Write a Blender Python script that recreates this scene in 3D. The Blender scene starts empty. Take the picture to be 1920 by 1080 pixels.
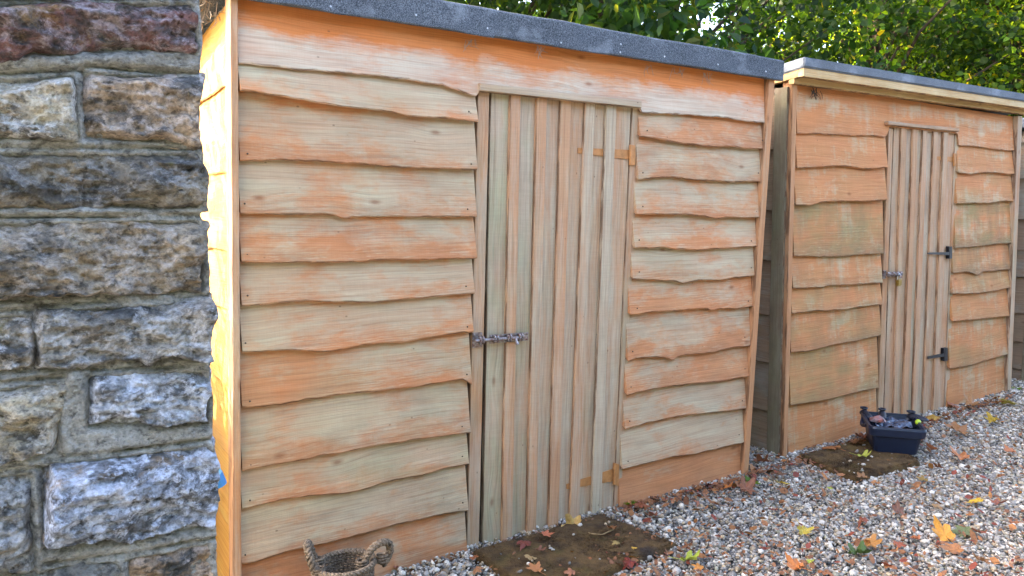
import bpy, bmesh, math, random
import numpy as np
from math import radians, sin, cos, pi
from mathutils import Vector, Matrix

# ------------------------------------------------------------------ camera, sky, sun, exposure
SC = bpy.context.scene
COL = SC.collection
FPX, TH, PITCH, CAMH = 1400.0, radians(56.7), radians(5.63), 1.45
cd = bpy.data.cameras.new('camera'); cam = bpy.data.objects.new('camera', cd); COL.objects.link(cam)
cd.sensor_width = 36; cd.lens = 36 * FPX / 1920; cd.clip_start = 0.05; cd.clip_end = 1500
CF = Vector((cos(TH) * cos(PITCH), sin(TH) * cos(PITCH), -sin(PITCH)))
CR = Vector((sin(TH), -cos(TH), 0)); CU = CR.cross(CF)
cam.matrix_world = Matrix(((CR.x, CU.x, -CF.x, 0), (CR.y, CU.y, -CF.y, 0), (CR.z, CU.z, -CF.z, CAMH), (0, 0, 0, 1)))
SC.camera = cam

SUN_AZ = Vector((-0.66, 0.75, 0)).normalized()      # horizontal direction towards the sun: behind the sheds, to the left
SUN_EL = radians(31)
w = bpy.data.worlds.new('World'); SC.world = w; w.use_nodes = True
wn = w.node_tree.nodes; wl = w.node_tree.links
bg = wn['Background']
sky = wn.new('ShaderNodeTexSky'); sky.sky_type = 'NISHITA'; sky.sun_disc = False
sky.sun_elevation = SUN_EL; sky.sun_rotation = math.atan2(SUN_AZ.x, SUN_AZ.y)
sky.air_density = 0.6; sky.dust_density = 4.5; sky.ozone_density = 0.0
wl.new(sky.outputs[0], bg.inputs[0]); bg.inputs[1].default_value = 0.15
sd = bpy.data.lights.new('sun', 'SUN'); sd.energy = 2.0; sd.angle = radians(0.53); sd.color = (1.0, 0.85, 0.60)
sun = bpy.data.objects.new('sun', sd); COL.objects.link(sun)
to_sun = Vector((SUN_AZ.x * cos(SUN_EL), SUN_AZ.y * cos(SUN_EL), sin(SUN_EL)))
sun.rotation_euler = to_sun.to_track_quat('Z', 'Y').to_euler(); sun.location = to_sun * 30
vs = SC.view_settings
vs.view_transform = 'Standard'; vs.look = 'None'; vs.gamma = 1.0; vs.use_curve_mapping = False; vs.exposure = 4.05

# ------------------------------------------------------------------ survey helpers: sight lines to wall planes
def ray(px, py):
    return CF + CR * ((px - 960) / FPX) + CU * ((540 - py) / FPX)
def on_y(px, py, Y):
    d = ray(px, py); t = Y / d.y; return Vector((d.x * t, Y, CAMH + d.z * t))
def on_x(px, py, X):
    d = ray(px, py); t = X / d.x; return Vector((X, d.y * t, CAMH + d.z * t))
def on_z(px, py, z=0.0):
    d = ray(px, py); t = (z - CAMH) / d.z; return Vector((d.x * t, d.y * t, z))
def project(p):
    v = Vector(p) - Vector((0, 0, CAMH)); f = v.dot(CF)
    return 960 + FPX * v.dot(CR) / f, 540 - FPX * v.dot(CU) / f, f

RNG = random.Random(7)
NPR = np.random.default_rng(11)

# ------------------------------------------------------------------ noise
def _hash(ix, iy, iz, seed):
    h = (ix * 374761393 + iy * 668265263 + iz * 2147483647 + seed * 1274126177) & 0xFFFFFFFF
    h = ((h ^ (h >> 13)) * 1274126177) & 0xFFFFFFFF
    h = ((h ^ (h >> 15)) * 2246822519) & 0xFFFFFFFF
    return ((h ^ (h >> 16)) & 0xFFFFFF) / float(0xFFFFFF)
def vnoise(p, seed=0):
    p = np.asarray(p, float); i = np.floor(p).astype(np.int64); f = p - i; f = f * f * (3 - 2 * f)
    out = 0
    for dx in (0, 1):
        for dy in (0, 1):
            for dz in (0, 1):
                wgt = (f[:, 0] if dx else 1 - f[:, 0]) * (f[:, 1] if dy else 1 - f[:, 1]) * (f[:, 2] if dz else 1 - f[:, 2])
                out = out + wgt * _hash(i[:, 0] + dx, i[:, 1] + dy, i[:, 2] + dz, seed)
    return out * 2 - 1
def fbm(p, octv=4, seed=0, gain=0.5, ridged=False):
    p = np.asarray(p, float); a = 1.0; s = 0; tot = 0
    for k in range(octv):
        n = vnoise(p * (2 ** k) + 17.3 * k, seed + k)
        if ridged: n = 1 - 2 * np.abs(n)
        s = s + a * n; tot += a; a *= gain
    return s / tot
def n1(x, seed=0, octv=3):
    x = np.atleast_1d(np.asarray(x, float))
    return fbm(np.stack([x, x * 0 + 3.7 + seed * 1.31, x * 0 + 9.1], 1), octv, seed)

# ------------------------------------------------------------------ object helpers
def tag(o, label=None, cat=None, group=None, kind=None):
    if label: o['label'] = label
    if cat: o['category'] = cat
    if group: o['group'] = group
    if kind: o['kind'] = kind
    return o
def empty(name, loc, label=None, cat=None, group=None):
    o = bpy.data.objects.new(name, None); COL.objects.link(o); o.location = loc; o.empty_display_size = 0.1
    return tag(o, label, cat, group)
def adopt(child, parent):
    """parts are modelled in place; keep them there under their parent (parents are only translated)"""
    if parent is None: return
    child.parent = parent
    m = Matrix.Translation(parent.location)
    child.matrix_parent_inverse = m.inverted()
def linkmesh(name, me, mat, parent=None, color=None, smooth=False):
    o = bpy.data.objects.new(name, me); COL.objects.link(o)
    if mat is not None: me.materials.append(mat)
    if color is not None: o.color = color
    if smooth: me.polygons.foreach_set('use_smooth', [True] * len(me.polygons))
    adopt(o, parent)
    return o
def frombm(name, bm, mat, parent=None, color=None, smooth=False, recalc=True):
    if recalc: bmesh.ops.recalc_face_normals(bm, faces=bm.faces[:])
    me = bpy.data.meshes.new(name); bm.to_mesh(me); bm.free()
    return linkmesh(name, me, mat, parent, color, smooth)
def fast_mesh(name, verts, faces_flat, sizes):
    """verts (N,3), faces_flat loop indices, sizes per-face loop counts"""
    me = bpy.data.meshes.new(name)
    verts = np.asarray(verts, np.float32); faces_flat = np.asarray(faces_flat, np.int32); sizes = np.asarray(sizes, np.int32)
    me.vertices.add(len(verts)); me.vertices.foreach_set('co', verts.ravel())
    me.loops.add(len(faces_flat)); me.loops.foreach_set('vertex_index', faces_flat)
    me.polygons.add(len(sizes)); starts = np.concatenate([[0], np.cumsum(sizes)[:-1]]).astype(np.int32)
    me.polygons.foreach_set('loop_start', starts)
    try: me.polygons.foreach_set('loop_total', sizes)
    except Exception: pass
    me.update(calc_edges=True)
    return me
def vcolor(me, cols, name='tint'):
    a = me.color_attributes.new(name, 'FLOAT_COLOR', 'POINT')
    c = np.ones((len(cols), 4), np.float32); c[:, :3] = cols
    a.data.foreach_set('color', c.ravel())
def box_bm(bm, lo, hi, M=None):
    vs_ = []
    for z in (lo[2], hi[2]):
        for y in (lo[1], hi[1]):
            for x in (lo[0], hi[0]):
                v = Vector((x, y, z)); vs_.append(bm.verts.new(M @ v if M else v))
    for q in ((0, 2, 3, 1), (4, 5, 7, 6), (0, 1, 5, 4), (2, 6, 7, 3), (0, 4, 6, 2), (1, 3, 7, 5)):
        bm.faces.new([vs_[k] for k in q])
def tube_bm(bm, pts, rads, seg=8, cap=True, jitter=0):
    pts = [Vector(p) for p in pts]; rings = []
    up = Vector((0, 0, 1))
    for i, p in enumerate(pts):
        t = (pts[min(i + 1, len(pts) - 1)] - pts[max(i - 1, 0)]).normalized()
        a = t.cross(up)
        if a.length < 0.05: a = t.cross(Vector((1, 0, 0)))
        a.normalize(); b = t.cross(a)
        r = rads[i] if hasattr(rads, '__len__') else rads
        rings.append([bm.verts.new(p + (a * cos(2 * pi * k / seg) + b * sin(2 * pi * k / seg)) * r * (1 + (RNG.uniform(-jitter, jitter) if jitter else 0))) for k in range(seg)])
    for i in range(len(rings) - 1):
        for k in range(seg):
            bm.faces.new((rings[i][k], rings[i][(k + 1) % seg], rings[i + 1][(k + 1) % seg], rings[i + 1][k]))
    if cap:
        bm.faces.new(rings[0][::-1]); bm.faces.new(rings[-1])

# ------------------------------------------------------------------ materials
class NT:
    def __init__(s, name):
        s.m = bpy.data.materials.new(name); s.m.use_nodes = True; s.t = s.m.node_tree
        s.bsdf = s.t.nodes['Principled BSDF']; s.out = s.t.nodes['Material Output']
    def n(s, typ, **kw):
        nd = s.t.nodes.new(typ)
        for k, v in kw.items(): setattr(nd, k, v)
        return nd
    def set(s, sock, v):
        if isinstance(v, bpy.types.NodeSocket): s.t.links.new(v, sock)
        elif v is not None:
            if isinstance(v, (tuple, list)) and len(v) == 3 and sock.type == 'RGBA': v = (*v, 1)
            sock.default_value = v
    def math(s, op, a, b=None, c=None, clamp=False):
        nd = s.n('ShaderNodeMath', operation=op, use_clamp=clamp); s.set(nd.inputs[0], a)
        if b is not None: s.set(nd.inputs[1], b)
        if c is not None: s.set(nd.inputs[2], c)
        return nd.outputs[0]
    def mix(s, f, a, b, mode='MIX'):
        nd = s.n('ShaderNodeMix', data_type='RGBA', blend_type=mode); s.set(nd.inputs[0], f); s.set(nd.inputs[6], a); s.set(nd.inputs[7], b)
        return nd.outputs[2]
    def vmul(s, v, k, add=None):
        nd = s.n('ShaderNodeVectorMath', operation='MULTIPLY_ADD'); s.set(nd.inputs[0], v); s.set(nd.inputs[1], k)
        s.set(nd.inputs[2], add if add is not None else (0, 0, 0)); return nd.outputs[0]
    def noise(s, v, scale=1.0, detail=4, rough=0.55, dist=0.0, col=False):
        nd = s.n('ShaderNodeTexNoise'); s.set(nd.inputs['Vector'], v); nd.inputs['Scale'].default_value = scale
        nd.inputs['Detail'].default_value = detail; nd.inputs['Roughness'].default_value = rough; nd.inputs['Distortion'].default_value = dist
        return nd.outputs['Color' if col else 'Fac']
    def voro(s, v, scale, feature='F1', out='Distance', rnd=1.0):
        nd = s.n('ShaderNodeTexVoronoi', feature=feature); s.set(nd.inputs['Vector'], v); nd.inputs['Scale'].default_value = scale
        nd.inputs['Randomness'].default_value = rnd; return nd.outputs[out]
    def ramp(s, f, stops, interp='LINEAR'):
        nd = s.n('ShaderNodeValToRGB'); cr = nd.color_ramp; cr.interpolation = interp
        while len(cr.elements) < len(stops): cr.elements.new(0.5)
        for e, (p, c) in zip(cr.elements, stops):
            e.position = p; e.color = (c, c, c, 1) if not hasattr(c, '__len__') else (*c, 1)
        s.set(nd.inputs[0], f); return nd.outputs[0]
    def sep(s, v):
        nd = s.n('ShaderNodeSeparateXYZ'); s.set(nd.inputs[0], v); return nd.outputs
    def comb(s, x, y, z):
        nd = s.n('ShaderNodeCombineXYZ'); s.set(nd.inputs[0], x); s.set(nd.inputs[1], y); s.set(nd.inputs[2], z); return nd.outputs[0]
    def uv(s, name):
        nd = s.n('ShaderNodeUVMap', uv_map=name); return nd.outputs[0]
    def attr(s, name):
        nd = s.n('ShaderNodeAttribute', attribute_name=name); return nd.outputs['Color']
    def geo(s): return s.n('ShaderNodeNewGeometry').outputs
    def obj(s): return s.n('ShaderNodeObjectInfo').outputs
    def coord(s, k='Object'): return s.n('ShaderNodeTexCoord').outputs[k]
    def bump(s, h, strength=0.5, dist=0.01, normal=None):
        nd = s.n('ShaderNodeBump'); s.set(nd.inputs['Height'], h); nd.inputs['Strength'].default_value = strength
        nd.inputs['Distance'].default_value = dist
        if normal is not None: s.set(nd.inputs['Normal'], normal)
        return nd.outputs[0]
    def fin(s, col=None, rough=0.7, normal=None, spec=0.3, metal=0.0):
        if col is not None: s.set(s.bsdf.inputs['Base Color'], col)
        s.set(s.bsdf.inputs['Roughness'], rough); s.set(s.bsdf.inputs['Specular IOR Level'], spec); s.set(s.bsdf.inputs['Metallic'], metal)
        if normal is not None: s.set(s.bsdf.inputs['Normal'], normal)
        return s.m

def wood(name, paint, bare, green=(0.30, 0.30, 0.17), dark=(0.10, 0.085, 0.06), vstops=None, amp=1.0, streak=0.0, chips=1.0, grain_dark=0.80, pat=(3.2, 5.5), sawk=.025):
    """paint worn back to bleached wood; object colour carries (wear, algae, stain) of that one board"""
    t = NT(name)
    uv = t.uv('UVMap'); fr = t.sep(t.uv('Frac')); oi = t.obj()
    rnd = t.math('MULTIPLY', oi['Random'], 61.0)
    s = t.sep(uv); P = t.comb(s[0], s[1], rnd)
    ch = t.n('ShaderNodeSeparateColor'); t.set(ch.inputs[0], oi['Color']); wear, alg, stain = ch.outputs
    big = t.noise(t.vmul(P, (pat[0], pat[1], 1)), 1, 3, 0.5, 0.5)
    mid = t.noise(t.vmul(P, (pat[0] * 3.4, pat[1] * 3.8, 1)), 1, 5, 0.62, 0.4)
    fine = t.noise(t.vmul(P, (22, 130, 1)), 1, 4, 0.65)
    # knots, and grain that swings round them
    kv = t.n('ShaderNodeTexVoronoi', voronoi_dimensions='2D'); kv.inputs['Scale'].default_value = 1.0; t.set(kv.inputs['Vector'], t.comb(t.math('MULTIPLY_ADD', s[0], 1.9, rnd), t.math('MULTIPLY_ADD', s[1], 4.2, t.math('MULTIPLY', rnd, 1.7)), 0.0)); kc = t.n('ShaderNodeSeparateColor'); t.set(kc.inputs[0], kv.outputs['Color'])
    kd = t.math('ADD', kv.outputs['Distance'], t.math('MULTIPLY', t.math('GREATER_THAN', kc.outputs[0], .38), 1.0))   # only some cells hold a knot
    near = t.ramp(kd, [(.0, 1), (.34, 0)], 'EASE')
    swing = t.math('ADD', t.math('MULTIPLY', near, .016), t.math('MULTIPLY', t.noise(t.vmul(P, (1.6, 2.0, 1), (7, 1, 3)), 1, 2), .045))
    G_ = t.comb(s[0], t.math('ADD', s[1], swing), rnd)
    grain = t.noise(t.vmul(G_, (3.2, 170, 1)), 1, 4, 0.6, 0.25)
    rings = t.noise(t.vmul(G_, (1.1, 48, 1), (1, 5, 2)), 1, 2, .5)
    saw = t.noise(t.vmul(P, (330, 9, 1)), 1, 2, 0.5)
    vp = t.ramp(fr[1], vstops or [(0, .40), (.10, .40), (.40, .72), (.72, .80), (.90, .42), (1, .12)])
    m = t.math('ADD', vp, t.math('MULTIPLY', t.math('SUBTRACT', big, .5), 2.1 * amp))
    m = t.math('ADD', m, t.math('MULTIPLY', t.math('SUBTRACT', mid, .5), 1.15 * amp))
    m = t.math('ADD', m, t.math('MULTIPLY', t.math('SUBTRACT', fine, .5), 0.6))
    m = t.math('ADD', m, t.math('MULTIPLY_ADD', wear, 1.2, -0.6))
    if streak:
        run = t.noise(t.vmul(P, (24, 1.6, 1)), 1, 4, 0.6)
        m = t.math('ADD', m, t.math('MULTIPLY', t.math('SUBTRACT', run, .5), streak))
    msk = t.ramp(m, [(.26, 0.0), (.80, 1.0)])
    col = t.mix(msk, paint, bare)
    # a little colour drift inside the paint itself
    drift = t.noise(t.vmul(P, (3.3, 11, 1), (4.1, 8.8, 0)), 1, 3)
    col = t.mix(t.ramp(drift, [(.35, 0), (.75, .35)]), col, (paint[0] * .78, paint[1] * .62, paint[2] * .55))
    g1 = t.noise(t.vmul(P, (3.0, 7, 1), (11, 3, 5)), 1, 4, .6)
    g1 = t.math('MULTIPLY', t.ramp(g1, [(.40, 0), (.66, 1)]), alg)
    col = t.mix(g1, col, green)
    d1 = t.noise(t.vmul(P, (9 if streak else 4, 3 if streak else 9, 1), (31, 7, 2)), 1, 5, .65)
    d1 = t.math('MULTIPLY', t.ramp(d1, [(.42, 0), (.72, 1)]), stain)
    col = t.mix(d1, col, dark)
    # damp and dirt gather along the lower lap; scraps of bark on the waney edge
    low = t.math('ADD', fr[1], t.math('MULTIPLY', t.math('SUBTRACT', mid, .5), .5))
    eg = t.math('MULTIPLY', t.ramp(low, [(.02, 1), (.30, 0)]), t.math('MULTIPLY', stain, 1.1 if streak else .5))
    col = t.mix(eg, col, dark)
    bk = t.math('MULTIPLY', t.ramp(fr[1], [(.012, 1), (.035, 0)]), t.ramp(mid, [(.45, 0), (.56, .8)]))
    col = t.mix(bk, col, (.10, .05, .025))
    # flaked streaks, thickest along the lower arris
    cp = t.noise(t.vmul(P, (13, 210, 1), (2, 9, 4)), 1, 3, .7)
    cpm = t.math('MULTIPLY', t.ramp(cp, [(.56, 0), (.66, 1)]), t.math('MULTIPLY', t.ramp(t.math('ADD', t.math('SUBTRACT', 1.0, fr[1]), t.math('MULTIPLY', t.math('SUBTRACT', big, .5), 2.0)), [(.45, 0), (1.0, .5)]), chips))
    col = t.mix(cpm, col, (bare[0] * 1.15, bare[1] * 1.15, bare[2] * 1.15))
    gr = t.ramp(grain, [(.32, grain_dark), (.5, 1.0), (.75, 1.06)])
    col = t.mix(1.0, col, gr, 'MULTIPLY')
    col = t.mix(t.math('MULTIPLY', t.ramp(rings, [(.46, 0), (.52, .2), (.58, 0)]), 1.0), col, (paint[0] * .55, paint[1] * .45, paint[2] * .4))
    col = t.mix(t.ramp(kd, [(.016, .6), (.035, .28), (.06, 0)]), col, (paint[0] * .35, paint[1] * .28, paint[2] * .25))
    sc_ = t.ramp(saw, [(.38, 1 - sawk), (.6, 1 + sawk * .4)]); col = t.mix(1.0, col, sc_, 'MULTIPLY')
    # pin knots and splash specks
    sp = t.voro(t.vmul(P, (9, 14, 1)), 1.0)
    sp = t.math('MULTIPLY', t.ramp(sp, [(.03, 1), (.06, 0)]), .55)
    col = t.mix(sp, col, (.09, .055, .03))
    h = t.math('ADD', t.math('MULTIPLY', grain, .8), t.math('ADD', t.math('MULTIPLY', saw, sawk * 4), t.math('MULTIPLY', mid, .5)))
    return t.fin(col, t.ramp(grain, [(.3, .9), (.7, .72)]), t.bump(h, .55, .0035), .22)

PAINT1 = (0.52, 0.220, 0.090); BARE1 = (0.475, 0.375, 0.240)
M_BOARD1 = wood('weathered orange paint', PAINT1, BARE1, green=(.33, .33, .19))
M_TOP1 = wood('orange paint under eaves', (.60, .195, .050), (.55, .45, .33), vstops=[(0, .85), (.25, .78), (.40, .50), (.55, .02), (1, -.35)], amp=.55, chips=.3)
M_BOARD2 = wood('streaked orange paint', (.54, .225, .085), (.50, .37, .215), green=(.25, .215, .085), dark=(.16, .12, .065), streak=1.5, vstops=[(0, .55), (.12, .38), (.4, .38), (.75, .45), (.92, .60), (1, .55)])
M_TOP2 = wood('streaked orange paint below fascia', (.56, .225, .08), (.52, .38, .23), streak=1.2, amp=.8, vstops=[(0, .35), (.3, .25), (.55, .55), (.7, .62), (.85, .2), (1, 0)])
M_DOOR = wood('bleached door wood', (.50, .275, .145), (.48, .395, .275), green=(.33, .34, .20), amp=.8, vstops=[(0, .55), (1, .55)], chips=.5, grain_dark=.74, pat=(1.0, 9.0), sawk=.045)
M_TRIM = wood('weathered trim wood', (.48, .235, .105), (.45, .35, .24), pat=(1.2, 8.0), amp=.8, vstops=[(0, .5), (1, .5)], chips=.4)
M_SIDE = wood('dull grey brown side boards', (.31, .21, .135), (.32, .295, .24), green=(.17, .19, .12), dark=(.09, .09, .075), vstops=[(0, .5), (1, .4)], chips=.2)  # duller and greyer than the paint of the front boards
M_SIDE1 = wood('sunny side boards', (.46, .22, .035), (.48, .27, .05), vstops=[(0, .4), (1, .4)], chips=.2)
M_RAW = wood('new pale timber', (.52, .33, .14), (.60, .45, .245), green=(.4, .36, .2), amp=.7, vstops=[(0, .45), (1, .55)], chips=.2, grain_dark=.8)
M_GREY = wood('grey weathered timber', (.20, .155, .10), (.25, .215, .15), green=(.17, .19, .10), dark=(.07, .06, .045), vstops=[(0, .5), (1, .5)], chips=.3)

def felt(name, base, hi, spec=1.0):
    t = NT(name); P = t.coord('Object')
    g = t.noise(P, 260, 2, .6); b = t.noise(t.vmul(P, (3, 3, 6)), 1, 4, .6); st = t.noise(t.vmul(P, (5, 5, 7), (3, 1, 2)), 1, 4, .62)
    col = t.mix(t.ramp(g, [(.38, 0), (.62, 1)]), base, hi)
    col = t.mix(1, col, t.ramp(b, [(.3, .75), (.7, 1.2)]), 'MULTIPLY')
    col = t.mix(t.ramp(st, [(.54, 0), (.76, .6)]), col, (.34, .37, .41))
    sp = t.ramp(t.voro(P, 120), [(.10, .5), (.2, 0)])
    col = t.mix(t.math('MULTIPLY', sp, spec), col, (.40, .43, .47))
    return t.fin(col, .92, t.bump(g, .7, .004), .2)
M_FELT = felt('mineral roofing felt', (.034, .040, .048), (.135, .150, .168))
M_FELT2 = felt('smooth grey roofing felt', (.11, .122, .135), (.15, .163, .178), .12)

def plain(name, col, rough=.5, metal=0., spec=.4, var=.35, scale=25, bump=.15, col2=None):
    t = NT(name); P = t.coord('Object')
    a = t.noise(P, scale, 5, .65)
    c2 = col2 or tuple(c * (1 - var) for c in col)
    c = t.mix(t.ramp(a, [(.35, 0), (.68, 1)]), col, c2)
    return t.fin(c, rough, t.bump(a, bump, .003), spec, metal)
M_RUST = plain('rusty galvanised steel', (.34, .33, .33), .45, .75, .5, scale=60, col2=(.16, .065, .03), bump=.4)
M_HINGE = plain('hinge painted orange', (.50, .22, .07), .6, 0, .3, .35, 30)
M_BLACK = plain('black japanned iron', (.012, .013, .017), .45, .2, .5, .3)
M_BRASS = plain('brass', (.36, .25, .07), .35, .9, .5, .3)
M_STEEL = plain('shackle steel', (.5, .5, .5), .3, .9)
M_NAIL = plain('galvanised nail head', (.55, .57, .6), .4, .6)
M_NAILD = plain('dark nail head', (.10, .07, .05), .7, .3)
M_DARK = plain('dark interior board', (.05, .035, .022), .9, 0, .1)
M_TUB = plain('navy plastic', (.007, .013, .032), .38, 0, .5, .25, 40, .05)
M_TUBIN = plain('glossy wet plastic sheet', (.006, .012, .030), .16, 0, .6, .6, 26, .8, col2=(.08, .11, .16))
M_LIME = plain('lime plastic', (.36, .48, .02), .35, 0, .5, .1)
M_BOOT = plain('black rubber', (.010, .012, .020), .5, 0, .4, .3)
M_PAPER = plain('crumpled printed packaging', (.16, .14, .15), .4, 0, .4, .6, 18, .5, col2=(.30, .08, .05))
M_PIPE = plain('pale cyan plastic pipe', (.28, .62, .74), .35, 0, .5, .15)
M_PIPEEND = plain('blue pipe collar', (.05, .24, .52), .35, 0, .5, .2)
M_WEB = plain('dusty cobweb', (.30, .26, .21), .95, 0, .05)
M_TWIG = plain('dry stem', (.30, .20, .09), .8)
M_BARK = plain('tree bark', (.085, .060, .040), .95, 0, .1, .6, 9, .9)

def rope_mat():
    t = NT('grey braided rope'); P = t.coord('Object')
    a = t.noise(P, 130, 4, .7); b = t.noise(P, 14, 3)
    c = t.mix(t.ramp(a, [(.35, 0), (.65, 1)]), (.060, .043, .028), (.26, .20, .14))
    c = t.mix(1, c, t.ramp(b, [(.3, .7), (.7, 1.15)]), 'MULTIPLY')
    return t.fin(c, .92, t.bump(a, .6, .003), .12)
M_ROPE = rope_mat()

def coir():
    t = NT('soggy coir mat'); P = t.geo()['Position']
    a = t.noise(P, 14, 4, .6); f = t.noise(t.vmul(P, (1, 1, 1)), 420, 3, .7); wet = t.noise(t.vmul(P, (1, 1, 1), (3.3, 1.7, 0)), 5.0, 3, .5)
    c = t.mix(t.ramp(a, [(.35, 0), (.65, 1)]), (.050, .028, .012), (.125, .072, .025))
    c = t.mix(t.ramp(t.noise(P, 9, 4, .6), [(.55, 0), (.74, .5)]), c, (.12, .095, .022))
    c = t.mix(1, c, t.ramp(f, [(.3, .45), (.7, 1.5)]), 'MULTIPLY')
    wm = t.ramp(wet, [(.60, 0), (.70, 1)])
    c = t.mix(t.math('MULTIPLY', wm, .7), c, (.012, .010, .010))
    r = t.math('SUBTRACT', .95, t.math('MULTIPLY', wm, .6))
    return t.fin(c, r, t.bump(f, .8, .006), .25)
M_COIR = coir()

def stone_mat(name, mortar=False):
    t = NT(name); P = t.geo()['Position']; oi = t.obj()
    rr = t.math('MULTIPLY', oi['Random'], 37.0); off = t.comb(rr, rr, rr)
    Q = t.vmul(P, (1, 1, 1), off)
    a = t.noise(t.vmul(Q, (1, 1, 1.6)), 9, 7, .66, .5); b = t.noise(t.vmul(Q, (1, 1, 1.5)), 28, 6, .68); c = t.noise(Q, 120, 4, .7)
    e = t.noise(t.vmul(Q, (1, 1, 2), (5, 2, 1)), 9, 6, .66, .6); l = t.noise(t.vmul(Q, (1, 1, 1.2), (9, 4, 8)), 21, 8, .75, .3)
    sp = t.noise(t.vmul(Q, (1, 1, 1.3), (3, 6, 2)), 62, 5, .7)
    if mortar:
        col = t.mix(t.ramp(a, [(.35, 0), (.65, 1)]), (.26, .25, .22), (.40, .385, .335))
        col = t.mix(t.ramp(b, [(.38, .7), (.48, 0)]), col, (.085, .08, .066))
        col = t.mix(t.ramp(e, [(.60, 0), (.74, .4)]), col, (.19, .165, .08))
        col = t.mix(t.ramp(sp, [(.56, 0), (.66, .6)]), col, (.42, .43, .43))
        col = t.mix(t.ramp(sp, [(.34, .7), (.43, 0)]), col, (.05, .048, .042))
    else:
        col = t.mix(t.ramp(a, [(.38, 0), (.60, 1)]), (.090, .088, .084), t.mix(1, oi['Color'], (1.25, 1.22, 1.12), 'MULTIPLY'))
        col = t.mix(t.ramp(e, [(.56, 0), (.66, .8)]), col, (.30, .20, .10))
        col = t.mix(t.ramp(b, [(.38, .75), (.48, 0)]), col, (.045, .043, .040))
        lm = t.math('MULTIPLY', t.ramp(l, [(.48, 0), (.57, 1)]), oi['Alpha'])
        lm = t.math('MULTIPLY', lm, t.ramp(sp, [(.36, .15), (.52, 1)]))
        col = t.mix(lm, col, t.mix(.45, t.mix(1, oi['Color'], (1.7, 1.7, 1.7), 'MULTIPLY'), (.60, .62, .66)))
        col = t.mix(t.math('MULTIPLY', t.ramp(sp, [(.34, 1), (.42, 0)]), .5), col, (.04, .04, .04))
        col = t.mix(t.math('MULTIPLY', t.ramp(t.noise(Q, 11, 5, .6), [(.62, 0), (.72, 1)]), .5), col, (.17, .15, .045))
    col = t.mix(1, col, t.ramp(c, [(.28, .55), (.5, 1.0), (.72, 1.35)]), 'MULTIPLY')
    h = t.math('ADD', t.math('MULTIPLY', b, .8), t.math('ADD', t.math('MULTIPLY', c, .4), t.math('MULTIPLY', sp, .8)))
    return t.fin(col, .93, t.bump(h, 1.0, .012), .18)
M_STONE = stone_mat('weathered gritstone'); M_MORTAR = stone_mat('sandy lime mortar', True)

def tint_mat(name, rough=.8, nscale=60, amt=.35, trans=0.0, spec=.3, bump=.3, attr='tint'):
    t = NT(name); c = t.attr(attr); P = t.geo()['Position']
    a = t.noise(P, nscale, 4, .65)
    c = t.mix(1, c, t.ramp(a, [(.3, 1 - amt), (.7, 1 + amt)]), 'MULTIPLY')
    t.fin(c, rough, t.bump(a, bump, .003) if bump else None, spec)
    if trans:
        tr = t.n('ShaderNodeBsdfTranslucent'); t.set(tr.inputs[0], t.mix(1, c, (2.8, 2.4, .45), 'MULTIPLY'))
        mx = t.n('ShaderNodeMixShader'); mx.inputs[0].default_value = trans
        t.t.links.new(t.bsdf.outputs[0], mx.inputs[1]); t.t.links.new(tr.outputs[0], mx.inputs[2]); t.t.links.new(mx.outputs[0], t.out.inputs[0])
    return t.m
M_GRAVEL = tint_mat('gravel pebbles', .75, 180, .28, spec=.35)
M_LEAFY = tint_mat('tree foliage', .5, 8, .2, .6, .25, 0)
M_LITTER = tint_mat('leaf litter', .7, 90, .35, .15, .3, 0)

def fallen_mat():
    t = NT('fallen autumn leaf'); oi = t.obj(); P = t.coord('Object'); uv = t.sep(t.uv('UVMap'))
    a = t.noise(t.vmul(P, (1, 1, 1), t.comb(oi['Random'], oi['Random'], 0)), 28, 5, .6)
    ang = t.math('ARCTAN2', uv[0], uv[1])
    vein = t.ramp(t.math('ABSOLUTE', t.math('SINE', t.math('MULTIPLY', ang, 3.6))), [(.0, .75), (.16, 0)])
    base = oi['Color']
    dk = t.mix(1, base, (.55, .36, .30), 'MULTIPLY')
    c = t.mix(t.ramp(a, [(.42, 0), (.66, .9)]), base, dk)
    c = t.mix(t.math('MULTIPLY', vein, .5), c, t.mix(1, base, (1.3, 1.2, .9), 'MULTIPLY'))
    t.fin(c, .55, t.bump(a, .35, .003), .35)
    tr = t.n('ShaderNodeBsdfTranslucent'); t.set(tr.inputs[0], c)
    mx = t.n('ShaderNodeMixShader'); mx.inputs[0].default_value = .2
    t.t.links.new(t.bsdf.outputs[0], mx.inputs[1]); t.t.links.new(tr.outputs[0], mx.inputs[2]); t.t.links.new(mx.outputs[0], t.out.inputs[0])
    return t.m
M_FALLEN = fallen_mat()

def ground_mat():
    t = NT('gravel bed'); P = t.geo()['Position']
    d = t.voro(P, 42, out='Distance'); cc = t.voro(P, 42, out='Color')
    s = t.n('ShaderNodeSeparateColor'); t.set(s.inputs[0], cc)
    c = t.ramp(s.outputs[0], [(0, (.06, .055, .05)), (.35, (.17, .16, .145)), (.7, (.27, .26, .245)), (1, (.40, .40, .39))])
    c = t.mix(t.ramp(d, [(.35, 0), (.75, .9)]), c, (.045, .038, .028))
    return t.fin(c, .9, t.bump(t.math('SUBTRACT', 1.0, d), .8, .012), .2)
M_GROUND = ground_mat()

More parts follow.
